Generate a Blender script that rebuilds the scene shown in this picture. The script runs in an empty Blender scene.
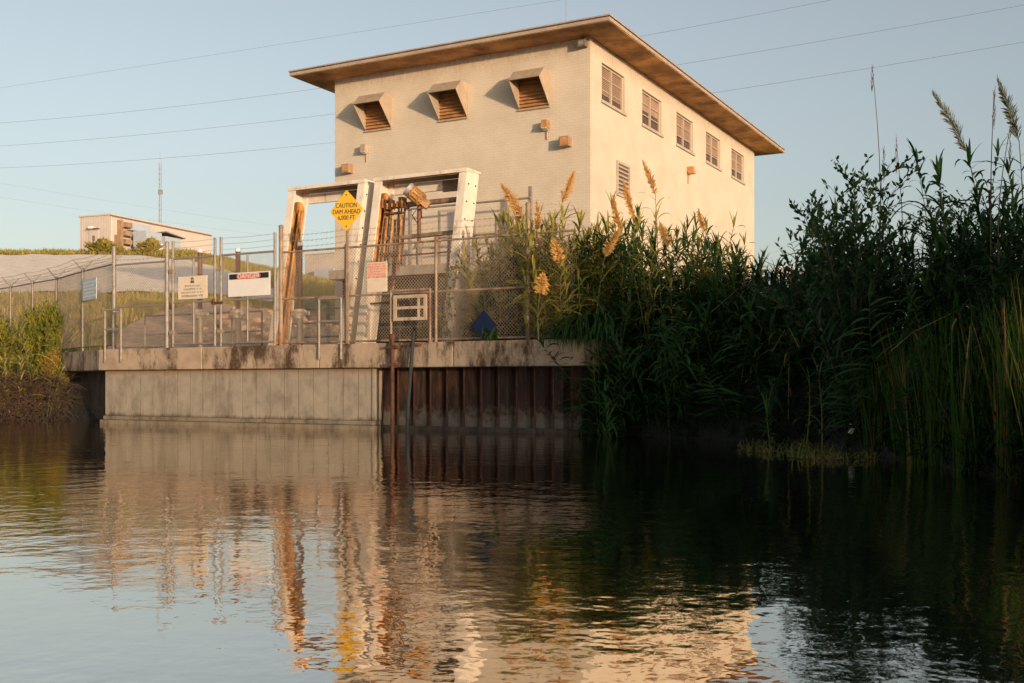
import bpy, math, random
from mathutils import Vector, Matrix
import numpy as np

random.seed(7)
rng = np.random.default_rng(7)
sc = bpy.context.scene
COL = sc.collection
F = 1070.0          # focal length in pixels (1024 px wide)
HY = 385.0          # horizon row
CX = 512.0
UX, UY = 0.8799, -0.4753     # building axis along the front wall (to the right)
VX, VY = 0.4753, 0.8799      # building axis going back
TH = math.atan2(UY, UX)
R = math.radians

# ------------------------------------------------------------------ helpers
def W(u, v, z=0.0):
    return Vector((u*UX + v*VX, u*UY + v*VY, z))

def uz(px, py, v):                       # photo pixel -> (u, z) on the plane v
    a = (px-CX)/F
    Y = v/(a*VX+VY)
    return Y*(a*UX+UY), 1+(HY-py)*Y/F

def vz(px, py, u):                       # photo pixel -> (v, z) on the plane u
    a = (px-CX)/F
    Y = u/(a*UX+UY)
    return Y*(a*VX+VY), 1+(HY-py)*Y/F

def P(px, py, Y):
    return Vector(((px-CX)/F*Y, Y, 1+(HY-py)*Y/F))

class MB:
    def __init__(s):
        s.v = []; s.f = []; s.m = []; s.sm = []
    def add(s, vs, fs, mi=0, smooth=False):
        o = len(s.v)
        s.v.extend([tuple(p) for p in vs])
        for f in fs:
            s.f.append(tuple(o+i for i in f)); s.m.append(mi); s.sm.append(smooth)
    def box(s, x0, x1, y0, y1, z0, z1, mi=0, shear=None, mat=None):
        vs = [Vector((x, y, z)) for z in (z0, z1) for y in (y0, y1) for x in (x0, x1)]
        if shear: vs = [Vector((p.x, p.y+shear(p.z), p.z)) for p in vs]
        if mat: vs = [mat @ p for p in vs]
        s.add(vs, [(0,2,3,1),(4,5,7,6),(0,1,5,4),(2,6,7,3),(0,4,6,2),(1,3,7,5)], mi)
    def tube(s, pts, r, n=8, mi=0, caps=True, r1=None):
        pts = [Vector(p) for p in pts]
        k = len(pts); rings = []
        for i, p in enumerate(pts):
            t = (pts[min(i+1, k-1)]-pts[max(i-1, 0)]).normalized()
            up = Vector((0,0,1)) if abs(t.z) < .9 else Vector((1,0,0))
            a = t.cross(up).normalized(); b = t.cross(a)
            rr = r if r1 is None else r+(r1-r)*i/(k-1)
            rings.append([p+a*math.cos(2*math.pi*j/n)*rr+b*math.sin(2*math.pi*j/n)*rr for j in range(n)])
        vs = [q for g in rings for q in g]
        fs = [(i*n+j, i*n+(j+1) % n, (i+1)*n+(j+1) % n, (i+1)*n+j) for i in range(k-1) for j in range(n)]
        s.add(vs, fs, mi, n > 4)
        if caps:
            s.add(rings[0], [tuple(range(n))[::-1]], mi); s.add(rings[-1], [tuple(range(n))], mi)
    def prism(s, poly, x0, x1, mi=0):       # poly in (y, z), extruded along x
        n = len(poly)
        vs = [(x0, y, z) for y, z in poly]+[(x1, y, z) for y, z in poly]
        fs = [(i, (i+1) % n, n+(i+1) % n, n+i) for i in range(n)]+[tuple(range(n))[::-1], tuple(range(n, 2*n))]
        s.add(vs, fs, mi)
    def lathe(s, prof, c, n=14, mi=0):      # prof [(r, z)]
        c = Vector(c)
        vs = [c+Vector((r*math.cos(2*math.pi*j/n), r*math.sin(2*math.pi*j/n), z)) for r, z in prof for j in range(n)]
        k = len(prof)
        fs = [(i*n+j, i*n+(j+1) % n, (i+1)*n+(j+1) % n, (i+1)*n+j) for i in range(k-1) for j in range(n)]
        s.add(vs, fs, mi, True)
        s.add(vs[-n:], [tuple(range(n))], mi); s.add(vs[:n], [tuple(range(n))[::-1]], mi)
    def mesh(s, name, mats):
        me = bpy.data.meshes.new(name)
        me.from_pydata(s.v, [], s.f)
        for m in (mats if isinstance(mats, (list, tuple)) else [mats]): me.materials.append(m)
        me.polygons.foreach_set('material_index', s.m)
        me.polygons.foreach_set('use_smooth', s.sm)
        me.update()
        return me
    def build(s, name, mats, parent=None, loc=None, rotz=None, bevel=0):
        o = bpy.data.objects.new(name, s.mesh(name, mats)); COL.objects.link(o)
        if parent: o.parent = parent
        if loc is not None: o.location = loc
        if rotz is not None: o.rotation_euler.z = rotz
        if bevel:
            b = o.modifiers.new('bevel', 'BEVEL'); b.width = bevel; b.segments = 2; b.limit_method = 'ANGLE'
        return o

def tag(o, label=None, cat=None, group=None, kind=None):
    if label: o['label'] = label
    if cat: o['category'] = cat
    if group: o['group'] = group
    if kind: o['kind'] = kind
    return o

def thing(name, label, cat, loc=(0,0,0), rotz=0.0, group=None):
    o = bpy.data.objects.new(name, None); COL.objects.link(o)
    o.location = loc; o.rotation_euler.z = rotz
    o.empty_display_size = .2
    return tag(o, label, cat, group)

def bthing(name, label, cat, u, v, z, group=None):
    return thing(name, label, cat, W(u, v, z), TH, group)

def dup(root, loc=None, rotz=None, scale=None, label=None, group=None, tilt=None):
    r = root.copy(); COL.objects.link(r)
    if loc is not None: r.location = loc
    if rotz is not None: r.rotation_euler = (tilt[0] if tilt else 0, tilt[1] if tilt else 0, rotz)
    if scale is not None: r.scale = (scale,)*3 if not isinstance(scale, tuple) else scale
    if label: r['label'] = label
    if group: r['group'] = group
    for ch in list(root.children):
        c = ch.copy(); COL.objects.link(c); c.parent = r
        for g in ch.children:
            d = g.copy(); COL.objects.link(d); d.parent = c
    return r

def text(name, s, size, m, parent, loc, roll=0.0, extrude=.002, squash=1.0):
    cu = bpy.data.curves.new(name, 'FONT'); cu.body = s; cu.size = size
    cu.align_x = 'CENTER'; cu.align_y = 'CENTER'; cu.extrude = extrude
    t = bpy.data.objects.new(name, cu); COL.objects.link(t)
    dg = bpy.context.evaluated_depsgraph_get(); dg.update()
    me = bpy.data.meshes.new_from_object(t.evaluated_get(dg))
    bpy.data.objects.remove(t); bpy.data.curves.remove(cu)
    me.materials.clear(); me.materials.append(m)
    o = bpy.data.objects.new(name, me); COL.objects.link(o); o.parent = parent
    o.location = loc; o.rotation_euler = (math.pi/2, roll, 0); o.scale = (squash, 1, 1)
    return o

# ------------------------------------------------------------------ materials
def newmat(name):
    m = bpy.data.materials.new(name); m.use_nodes = True
    nt = m.node_tree; b = nt.nodes['Principled BSDF']
    return m, nt, b

def N(nt, t, **kw):
    n = nt.nodes.new(t)
    for k, val in kw.items():
        if k in n.inputs: n.inputs[k].default_value = val
        else: setattr(n, k, val)
    return n

def ramp(nt, stops):
    r = nt.nodes.new('ShaderNodeValToRGB')
    e = r.color_ramp.elements
    while len(e) < len(stops): e.new(.5)
    for i, (p, c) in enumerate(stops):
        e[i].position = p; e[i].color = (*c, 1) if len(c) == 3 else c
    return r

def coords(nt, scale=(1,1,1), kind='Object'):
    tc = nt.nodes.new('ShaderNodeTexCoord')
    mp = nt.nodes.new('ShaderNodeMapping'); mp.inputs['Scale'].default_value = scale
    nt.links.new(tc.outputs[kind], mp.inputs['Vector'])
    return mp.outputs['Vector']

def mix(nt, fac, a, b, mode='MIX'):
    m = nt.nodes.new('ShaderNodeMix'); m.data_type = 'RGBA'; m.blend_type = mode
    for sock, val in ((m.inputs[0], fac), (m.inputs[6], a), (m.inputs[7], b)):
        if hasattr(val, 'is_linked'): nt.links.new(val, sock)
        elif isinstance(val, (int, float)): sock.default_value = val
        else: sock.default_value = (*val, 1)
    return m.outputs[2]

def simple(name, c, rough=.6, var=.25, scale=4, metallic=0, bump=.0, stain=None, stain_scale=(3,3,.7), stain_amt=(.55,.7), spec=.4):
    m, nt, b = newmat(name)
    v = coords(nt)
    n = N(nt, 'ShaderNodeTexNoise', Scale=scale, Detail=5.0, Roughness=.6); nt.links.new(v, n.inputs['Vector'])
    lo = tuple(x*(1-var) for x in c); hi = tuple(min(1, x*(1+var)) for x in c)
    r = ramp(nt, [(.3, lo), (.7, hi)]); nt.links.new(n.outputs['Fac'], r.inputs['Fac'])
    out = r.outputs['Color']
    if stain:
        v2 = coords(nt, stain_scale)
        n2 = N(nt, 'ShaderNodeTexNoise', Scale=1.0, Detail=6.0, Roughness=.65); nt.links.new(v2, n2.inputs['Vector'])
        r2 = ramp(nt, [(stain_amt[0], (0,0,0)), (stain_amt[1], (1,1,1))]); nt.links.new(n2.outputs['Fac'], r2.inputs['Fac'])
        out = mix(nt, r2.outputs['Color'], out, stain)
    nt.links.new(out, b.inputs['Base Color'])
    b.inputs['Roughness'].default_value = rough; b.inputs['Metallic'].default_value = metallic
    b.inputs['Specular IOR Level'].default_value = spec
    if bump:
        n3 = N(nt, 'ShaderNodeTexNoise', Scale=scale*6, Detail=6.0); nt.links.new(v, n3.inputs['Vector'])
        bp = N(nt, 'ShaderNodeBump', Strength=bump, Distance=.02); nt.links.new(n3.outputs['Fac'], bp.inputs['Height'])
        nt.links.new(bp.outputs['Normal'], b.inputs['Normal'])
    return m

def leafmat(name, c1, c2, c3=None, rough=.5, trans=.25, scale=1.3):
    m, nt, b = newmat(name)
    v = coords(nt)
    n = N(nt, 'ShaderNodeTexNoise', Scale=scale, Detail=3.0); nt.links.new(v, n.inputs['Vector'])
    oi = nt.nodes.new('ShaderNodeObjectInfo')
    ad = N(nt, 'ShaderNodeMath', operation='MULTIPLY_ADD'); ad.inputs[1].default_value = .35
    nt.links.new(oi.outputs['Random'], ad.inputs[0]); nt.links.new(n.outputs['Fac'], ad.inputs[2])
    st = [(.4, c1), (.72, c2)]
    if c3: st.append((.92, c3))
    r = ramp(nt, st); nt.links.new(ad.outputs[0], r.inputs['Fac'])
    nt.links.new(r.outputs['Color'], b.inputs['Base Color'])
    b.inputs['Roughness'].default_value = rough; b.inputs['Specular IOR Level'].default_value = .10
    tr = nt.nodes.new('ShaderNodeBsdfTranslucent'); nt.links.new(r.outputs['Color'], tr.inputs['Color'])
    ms = nt.nodes.new('ShaderNodeMixShader'); ms.inputs[0].default_value = trans
    nt.links.new(b.outputs[0], ms.inputs[1]); nt.links.new(tr.outputs[0], ms.inputs[2])
    nt.links.new(ms.outputs[0], nt.nodes['Material Output'].inputs['Surface'])
    return m

def brickmat():
    m, nt, b = newmat('painted_brick')
    tc = nt.nodes.new('ShaderNodeTexCoord')
    sx = nt.nodes.new('ShaderNodeSeparateXYZ'); nt.links.new(tc.outputs['Object'], sx.inputs[0])
    ad = N(nt, 'ShaderNodeMath', operation='ADD'); nt.links.new(sx.outputs[0], ad.inputs[0]); nt.links.new(sx.outputs[1], ad.inputs[1])
    cb = nt.nodes.new('ShaderNodeCombineXYZ'); nt.links.new(ad.outputs[0], cb.inputs[0]); nt.links.new(sx.outputs[2], cb.inputs[1])
    br = nt.nodes.new('ShaderNodeTexBrick'); nt.links.new(cb.outputs[0], br.inputs['Vector'])
    br.inputs['Scale'].default_value = 1.0; br.inputs['Brick Width'].default_value = .27; br.inputs['Row Height'].default_value = .092
    br.inputs['Mortar Size'].default_value = .008; br.inputs['Mortar Smooth'].default_value = .4
    br.inputs['Color1'].default_value = (.585,.51,.40,1); br.inputs['Color2'].default_value = (.57,.495,.39,1); br.inputs['Mortar'].default_value = (.50,.43,.335,1)
    n = N(nt, 'ShaderNodeTexNoise', Scale=.9, Detail=7.0, Roughness=.65); nt.links.new(tc.outputs['Object'], n.inputs['Vector'])
    r = ramp(nt, [(.25, (.86,.83,.78)), (.6, (1,1,1))]); nt.links.new(n.outputs['Fac'], r.inputs['Fac'])
    out = mix(nt, 1.0, br.outputs['Color'], r.outputs['Color'], 'MULTIPLY')
    v2 = coords(nt, (2.2,2.2,.25))
    n2 = N(nt, 'ShaderNodeTexNoise', Scale=1.6, Detail=6.0, Roughness=.7); nt.links.new(v2, n2.inputs['Vector'])
    r2 = ramp(nt, [(.60, (0,0,0)), (.80, (.45,.45,.45))]); nt.links.new(n2.outputs['Fac'], r2.inputs['Fac'])
    out = mix(nt, r2.outputs['Color'], out, (.50,.40,.29))
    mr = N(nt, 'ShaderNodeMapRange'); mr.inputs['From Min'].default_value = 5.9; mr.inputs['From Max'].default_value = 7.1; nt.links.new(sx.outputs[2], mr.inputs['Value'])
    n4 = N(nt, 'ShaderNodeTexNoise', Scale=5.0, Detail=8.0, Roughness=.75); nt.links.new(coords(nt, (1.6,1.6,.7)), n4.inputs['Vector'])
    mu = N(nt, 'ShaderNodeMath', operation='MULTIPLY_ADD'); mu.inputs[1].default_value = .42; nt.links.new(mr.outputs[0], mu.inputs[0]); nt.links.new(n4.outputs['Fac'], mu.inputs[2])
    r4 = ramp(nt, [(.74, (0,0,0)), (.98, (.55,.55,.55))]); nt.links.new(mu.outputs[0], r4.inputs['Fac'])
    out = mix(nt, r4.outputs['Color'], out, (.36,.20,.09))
    n5 = N(nt, 'ShaderNodeTexNoise', Scale=3.2, Detail=9.0, Roughness=.8); nt.links.new(coords(nt, (1,1,1)), n5.inputs['Vector'])
    r5 = ramp(nt, [(.64, (0,0,0)), (.74, (.35,.35,.35))]); nt.links.new(n5.outputs['Fac'], r5.inputs['Fac'])
    out = mix(nt, r5.outputs['Color'], out, (.48,.40,.31))
    nt.links.new(out, b.inputs['Base Color']); b.inputs['Roughness'].default_value = .75
    bp = N(nt, 'ShaderNodeBump', Strength=.35, Distance=.008); nt.links.new(br.outputs['Fac'], bp.inputs['Height']); bp.invert = True
    nt.links.new(bp.outputs['Normal'], b.inputs['Normal'])
    return m

def pilemat():
    m, nt, b = newmat('rusted_sheet_steel')
    tc = nt.nodes.new('ShaderNodeTexCoord')
    sx = nt.nodes.new('ShaderNodeSeparateXYZ'); nt.links.new(tc.outputs['Object'], sx.inputs[0])
    v = coords(nt, (5,5,.9))
    n = N(nt, 'ShaderNodeTexNoise', Scale=1.6, Detail=7.0, Roughness=.7); nt.links.new(v, n.inputs['Vector'])
    r = ramp(nt, [(.3, (.008,.005,.004)), (.48, (.022,.010,.006)), (.66, (.085,.032,.012)), (.85, (.14,.09,.055))]); nt.links.new(n.outputs['Fac'], r.inputs['Fac'])
    n2 = N(nt, 'ShaderNodeTexNoise', Scale=7.0, Detail=5.0); nt.links.new(tc.outputs['Object'], n2.inputs['Vector'])
    ma = N(nt, 'ShaderNodeMath', operation='MULTIPLY_ADD'); ma.inputs[1].default_value = .9
    nt.links.new(n2.outputs['Fac'], ma.inputs[0]); nt.links.new(sx.outputs[2], ma.inputs[2])
    r3 = ramp(nt, [(.68, (1,1,1)), (.98, (0,0,0))]); nt.links.new(ma.outputs[0], r3.inputs['Fac'])
    out = mix(nt, r3.outputs['Color'], r.outputs['Color'], (.12,.10,.08))
    nt.links.new(out, b.inputs['Base Color']); b.inputs['Roughness'].default_value = .85
    bp = N(nt, 'ShaderNodeBump', Strength=.5, Distance=.02); nt.links.new(n2.outputs['Fac'], bp.inputs['Height']); nt.links.new(bp.outputs['Normal'], b.inputs['Normal'])
    return m

def concmat(name, c, dark, drip=(.50,.66), ds=(3.4,3.4,.75), tide=None):
    """weathered concrete with vertical drips and blotches"""
    m, nt, b = newmat(name)
    v = coords(nt)
    n = N(nt, 'ShaderNodeTexNoise', Scale=2.2, Detail=8.0, Roughness=.68); nt.links.new(v, n.inputs['Vector'])
    r = ramp(nt, [(.28, tuple(x*.62 for x in c)), (.5, c), (.75, tuple(x*1.22 for x in c))]); nt.links.new(n.outputs['Fac'], r.inputs['Fac'])
    v2 = coords(nt, ds)
    n2 = N(nt, 'ShaderNodeTexNoise', Scale=1.0, Detail=9.0, Roughness=.78); nt.links.new(v2, n2.inputs['Vector'])
    r2 = ramp(nt, [(drip[0], (0,0,0)), (drip[1], (.92,.92,.92))]); nt.links.new(n2.outputs['Fac'], r2.inputs['Fac'])
    out = mix(nt, r2.outputs['Color'], r.outputs['Color'], dark)
    if tide:
        tc = nt.nodes.new('ShaderNodeTexCoord'); sx = nt.nodes.new('ShaderNodeSeparateXYZ'); nt.links.new(tc.outputs['Object'], sx.inputs[0])
        ma = N(nt, 'ShaderNodeMath', operation='MULTIPLY_ADD'); ma.inputs[1].default_value = -.35; nt.links.new(n2.outputs['Fac'], ma.inputs[0]); nt.links.new(sx.outputs[2], ma.inputs[2])
        rt = ramp(nt, [(0.0, (1,1,1)), (tide, (.0,.0,.0))]); nt.links.new(ma.outputs[0], rt.inputs['Fac'])
        out = mix(nt, rt.outputs['Color'], out, tuple(x*.8 for x in dark))
        rk = ramp(nt, [(.88, (0,0,0)), (1.12 if False else 1.0, (.75,.75,.75))]); ma2 = N(nt, 'ShaderNodeMath', operation='MULTIPLY_ADD'); ma2.inputs[1].default_value = .5; nt.links.new(n.outputs['Fac'], ma2.inputs[0])
        mm = N(nt, 'ShaderNodeMath', operation='SUBTRACT'); mm.inputs[1].default_value = .62; nt.links.new(sx.outputs[2], mm.inputs[0]); nt.links.new(mm.outputs[0], ma2.inputs[2]); nt.links.new(ma2.outputs[0], rk.inputs['Fac'])
        out = mix(nt, rk.outputs['Color'], out, (.22,.11,.045))
    nt.links.new(out, b.inputs['Base Color']); b.inputs['Roughness'].default_value = .9; b.inputs['Specular IOR Level'].default_value = .2
    n3 = N(nt, 'ShaderNodeTexNoise', Scale=24.0, Detail=6.0); nt.links.new(v, n3.inputs['Vector'])
    bp = N(nt, 'ShaderNodeBump', Strength=.45, Distance=.015); nt.links.new(n3.outputs['Fac'], bp.inputs['Height']); nt.links.new(bp.outputs['Normal'], b.inputs['Normal'])
    return m

M = {}
M['brick'] = brickmat()
M['soffit'] = simple('stained_soffit', (.58,.30,.12), .8, .35, 1.2, stain=(.20,.09,.04), stain_scale=(.9,.9,.9), stain_amt=(.40,.66))
M['fascia'] = simple('fascia_metal', (.36,.29,.22), .5, .15, 3)
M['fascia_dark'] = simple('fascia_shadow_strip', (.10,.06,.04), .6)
M['hood'] = simple('hood_paint', (.37,.285,.20), .55, .15, 3, stain=(.30,.14,.05), stain_amt=(.62,.8))
M['louver'] = simple('rusty_louver', (.42,.21,.08), .6, .3, 4)
M['frame_white'] = simple('window_frame_paint', (.42,.345,.265), .5, .1)
M['blind'] = simple('window_blind', (.32,.21,.145), .6, .15, 2)
M['glass_dark'] = simple('dark_glass', (.085,.055,.038), .25, .2, spec=.25)
M['white_old'] = simple('old_white_paint', (.66,.58,.47), .6, .12, 3, bump=.15, stain=(.33,.16,.06), stain_scale=(5,5,1.0), stain_amt=(.58,.74))
M['beam_under'] = simple('beam_underside', (.30,.20,.12), .8, .3, 2, stain=(.10,.06,.03), stain_amt=(.45,.7))  # shade inside the beam put into a darker brown, with stains
M['rust'] = simple('orange_rust', (.50,.235,.065), .85, .45, 5, bump=.4, stain=(.12,.045,.02), stain_scale=(9,9,1.2), stain_amt=(.46,.66))
M['rust_dark'] = simple('dark_rust', (.085,.034,.017), .85, .5, 6, bump=.3)
M['rust_red'] = simple('red_brown_pipe_paint', (.14,.055,.035), .6, .3, 5)
M['motor_orange'] = simple('orange_motor_paint', (.36,.19,.06), .5, .3, 5, stain=(.14,.06,.03), stain_scale=(4,4,4), stain_amt=(.5,.7))
M['steel_grey'] = simple('grey_steel', (.30,.30,.31), .45, .2, 6, metallic=.3)
M['galv'] = simple('galvanised_steel', (.25,.215,.18), .55, .25, 8, metallic=.2, stain=(.22,.12,.07), stain_scale=(8,8,3), stain_amt=(.58,.75))
M['galv_wire'] = simple('galvanised_wire', (.36,.28,.20), .5, .25, 3, metallic=.3)
M['rust_fence'] = simple('tan_fence_pipe', (.27,.19,.125), .7, .35, 5, stain=(.12,.05,.025), stain_amt=(.5,.7))
M['cap'] = concmat('cap_concrete', (.345,.262,.185), (.045,.024,.012), (.475,.58), ds=(1.2,1.2,.5))
M['panel'] = concmat('panel_concrete', (.27,.235,.185), (.10,.075,.05), (.50,.80), tide=.10)
M['ledge'] = concmat('ledge_concrete', (.20,.165,.12), (.05,.038,.024), (.48,.70))
M['recess'] = concmat('recess_concrete', (.075,.06,.045), (.02,.015,.012), (.45,.65))  # shade under cap and platform put into a dark base, plus stains
M['deck'] = concmat('deck_concrete', (.30,.26,.21), (.12,.09,.06), (.5,.75))
M['slope'] = concmat('slope_concrete', (.88,.75,.60), (.72,.59,.46), (.5,.85))
M['apron'] = concmat('apron_concrete', (.52,.35,.23), (.14,.085,.05), (.47,.72))
M['pile'] = pilemat()
M['sign_yellow'] = simple('sign_yellow', (.80,.46,.03), .45, .06, 2)
M['sign_white'] = simple('sign_white', (.66,.63,.58), .4, .06, 3)
M['sign_pale'] = simple('sign_faded_white', (.62,.52,.40), .5, .12, 5, stain=(.40,.28,.18), stain_scale=(5,5,5), stain_amt=(.58,.75))
M['sign_bluewhite'] = simple('sign_blue_white', (.42,.48,.54), .4, .1, 5)
M['tan_frame'] = simple('tan_frame_paint', (.40,.31,.21), .6, .2, 5, stain=(.2,.1,.05), stain_amt=(.55,.7))
M['black'] = simple('sign_black', (.015,.014,.014), .5)
M['brown_ink'] = simple('weathered_lettering', (.10,.07,.045), .5)
M['red'] = simple('sign_red', (.55,.10,.06), .5)
M['red_faded'] = simple('faded_red_print', (.62,.20,.13), .5, .15, 20)
M['blue'] = simple('sign_blue', (.004,.013,.05), .4, .1)
M['metal_wall'] = simple('ribbed_metal_siding', (.50,.44,.39), .5, .06, 1)
M['metal_dark'] = simple('dark_trim', (.16,.12,.09), .6)
M['brown_duct'] = simple('brown_duct', (.30,.19,.11), .6, .25, 3)
M['blue_grey'] = simple('unit_blue_grey', (.36,.41,.47), .5, .1)
M['white'] = simple('plain_white', (.75,.73,.70), .5, .05)
M['wire'] = simple('power_cable', (.16,.16,.17), .6)
M['pole_dark'] = simple('dark_steel_pole', (.025,.027,.032), .85, .3, 6)
M['earth'] = simple('bank_earth', (.05,.04,.028), .95, .4, 3, bump=.5)
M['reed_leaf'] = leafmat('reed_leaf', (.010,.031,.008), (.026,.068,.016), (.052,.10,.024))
M['reed_leaf_lit'] = leafmat('reed_leaf_sunlit', (.14,.155,.028), (.32,.28,.045), (.46,.36,.09))  # lit copy of the reed leaf: low sun put into its colour
M['reed_stem'] = simple('reed_stem', (.11,.10,.035), .6, .3, 3)
M['reed_stem_dark'] = simple('reed_stem_dark', (.05,.05,.025), .6, .3, 3)
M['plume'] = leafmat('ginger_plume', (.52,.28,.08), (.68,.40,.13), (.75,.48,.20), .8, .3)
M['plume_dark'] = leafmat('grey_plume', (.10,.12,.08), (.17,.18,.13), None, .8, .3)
M['shrub_leaf'] = leafmat('shrub_leaf', (.012,.036,.012), (.028,.070,.022), (.05,.095,.03))
M['bush_leaf'] = leafmat('bush_leaf_yellow_green', (.10,.125,.02), (.24,.22,.03), (.34,.20,.045))
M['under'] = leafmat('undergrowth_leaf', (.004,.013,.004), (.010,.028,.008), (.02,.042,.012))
M['cattail'] = leafmat('cattail_blade', (.014,.046,.006), (.036,.088,.012), (.07,.11,.018))
M['dry_blade'] = leafmat('dry_blade', (.14,.075,.03), (.26,.15,.055), (.32,.20,.09))
M['grass'] = leafmat('hill_grass', (.20,.19,.035), (.32,.27,.06), (.42,.31,.10))
M['weed'] = leafmat('water_weed', (.035,.07,.016), (.075,.115,.025), (.17,.13,.04))
M['wood'] = simple('branch_wood', (.075,.052,.035), .85, .3, 6)
M['drystalk'] = simple('dead_stalk', (.24,.17,.09), .9, .3, 6)
M['drywood'] = simple('dry_roots', (.065,.04,.024), .9, .45, 6)

def groundmat():
    m, nt, b = newmat('grassy_ground')
    v = coords(nt)
    n = N(nt, 'ShaderNodeTexNoise', Scale=.35, Detail=9.0, Roughness=.7); nt.links.new(v, n.inputs['Vector'])
    r = ramp(nt, [(.32, (.10,.12,.022)), (.5, (.19,.19,.04)), (.66, (.27,.22,.07)), (.8, (.30,.21,.11))]); nt.links.new(n.outputs['Fac'], r.inputs['Fac'])
    sx = nt.nodes.new('ShaderNodeSeparateXYZ'); tc = nt.nodes.new('ShaderNodeTexCoord'); nt.links.new(tc.outputs['Object'], sx.inputs[0])
    rz = ramp(nt, [(.0, (1,1,1)), (1.0, (0,0,0))]); mr = N(nt, 'ShaderNodeMapRange'); mr.inputs['From Min'].default_value = 1.2; mr.inputs['From Max'].default_value = 2.1
    nt.links.new(sx.outputs[2], mr.inputs['Value']); nt.links.new(mr.outputs[0], rz.inputs['Fac'])
    out = mix(nt, rz.outputs['Color'], r.outputs['Color'], (.010,.009,.006))
    nt.links.new(out, b.inputs['Base Color']); b.inputs['Roughness'].default_value = .95
    n3 = N(nt, 'ShaderNodeTexNoise', Scale=6.0, Detail=8.0); nt.links.new(v, n3.inputs['Vector'])
    bp = N(nt, 'ShaderNodeBump', Strength=.9, Distance=.15); nt.links.new(n3.outputs['Fac'], bp.inputs['Height']); nt.links.new(bp.outputs['Normal'], b.inputs['Normal'])
    return m
M['ground'] = groundmat()

def watermat():
    m, nt, b = newmat('dark_river_water')
    b.inputs['Base Color'].default_value = (.004,.006,.005,1)
    b.inputs['Roughness'].default_value = .03
    b.inputs['IOR'].default_value = 1.4
    v = coords(nt, (1,1,1))
    n1 = N(nt, 'ShaderNodeTexNoise', Scale=2.6, Detail=3.0, Roughness=.55); nt.links.new(v, n1.inputs['Vector'])
    n2 = N(nt, 'ShaderNodeTexNoise', Scale=9.0, Detail=2.0, Roughness=.5); nt.links.new(v, n2.inputs['Vector'])
    n3 = N(nt, 'ShaderNodeTexNoise', Scale=.35, Detail=2.0); nt.links.new(v, n3.inputs['Vector'])
    r3 = ramp(nt, [(.38, (.35,.35,.35)), (.62, (1,1,1))]); nt.links.new(n3.outputs['Fac'], r3.inputs['Fac'])
    a = N(nt, 'ShaderNodeMath', operation='MULTIPLY'); a.inputs[1].default_value = .22; nt.links.new(n2.outputs['Fac'], a.inputs[0])
    s = N(nt, 'ShaderNodeMath', operation='ADD'); nt.links.new(n1.outputs['Fac'], s.inputs[0]); nt.links.new(a.outputs[0], s.inputs[1])
    h = N(nt, 'ShaderNodeMath', operation='MULTIPLY'); nt.links.new(s.outputs[0], h.inputs[0]); nt.links.new(r3.outputs['Color'], h.inputs[1])
    bp = N(nt, 'ShaderNodeBump', Strength=1.0, Distance=.0095); nt.links.new(h.outputs[0], bp.inputs['Height']); nt.links.new(bp.outputs['Normal'], b.inputs['Normal'])
    gl = N(nt, 'ShaderNodeBsdfGlossy', Roughness=.03); gl.inputs['Color'].default_value = (1.0,.925,.83,1); nt.links.new(bp.outputs['Normal'], gl.inputs['Normal'])
    ms = nt.nodes.new('ShaderNodeMixShader'); ms.inputs[0].default_value = .54
    nt.links.new(b.outputs[0], ms.inputs[1]); nt.links.new(gl.outputs[0], ms.inputs[2]); nt.links.new(ms.outputs[0], nt.nodes['Material Output'].inputs['Surface'])
    return m
M['water'] = watermat()

# ------------------------------------------------------------------ terrain
SHORE = [(-90,48),(-40,40),(-22,33.5),(-15.5,30.6),(-12.4,30.4),tuple(W(-22.75,20.25)[:2]),tuple(W(-8.6,20.25)[:2]),(2.66,20.6),(4.07,19.1),(4.95,18.2),(5.26,15.3),(5.25,12.8),(5.35,11.3),(7.2,8),(10.5,2),(15,-8),(24,-24),(40,-40)]
LAND = SHORE+[(200,-40),(200,400),(-200,400),(-200,48)]
def land_dist(X, Y):
    X = np.asarray(X, float); Y = np.asarray(Y, float)
    d = np.full(X.shape, 1e9)
    for (x0,y0),(x1,y1) in zip(SHORE[:-1], SHORE[1:]):
        dx, dy = x1-x0, y1-y0
        t = np.clip(((X-x0)*dx+(Y-y0)*dy)/(dx*dx+dy*dy), 0, 1)
        d = np.minimum(d, np.hypot(X-x0-t*dx, Y-y0-t*dy))
    ins = np.zeros(X.shape, bool)
    n = len(LAND)
    for i in range(n):
        x0,y0 = LAND[i]; x1,y1 = LAND[(i+1) % n]
        c = (y0 > Y) != (y1 > Y)
        with np.errstate(divide='ignore', invalid='ignore'):
            xi = (x1-x0)*(Y-y0)/(y1-y0)+x0
        ins ^= c & (X < xi)
    return np.where(ins, d, -d)

def wav(X, Y):
    return np.sin(X*.9+1.3*np.sin(Y*.31))*np.sin(Y*.7+.5*np.sin(X*.23))

def Hgt(X, Y):
    X = np.asarray(X, float); Y = np.asarray(Y, float)
    d = land_dist(X, Y)
    z = np.interp(d, [-3,-.6,0,.5,1.5,4,12], [-1.8,-.7,0,.9,1.6,1.88,2.3])
    a = X/np.maximum(Y, 1)
    prof = np.interp(Y, [0,30,38,50,52,90,100,160,400], [0,0,1.0,2.8,3.0,9.3,11.0,12.5,13.5])
    fac = np.interp(a, [-.3,-.18,-.02,.1,.25], [1,.76,.56,.40,.30])
    fac = np.where(Y < 40, np.minimum(fac, 1), fac)
    z = z+prof*fac
    # gentle roughness away from the water edge
    z = z+.07*wav(X*1.7, Y*1.7)*np.clip((d-1)/4, 0, 1)*np.clip((Y-34)/10, .2, 1)
    return z
def Hs(x, y): return float(Hgt(np.array([x]), np.array([y]))[0])

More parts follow.
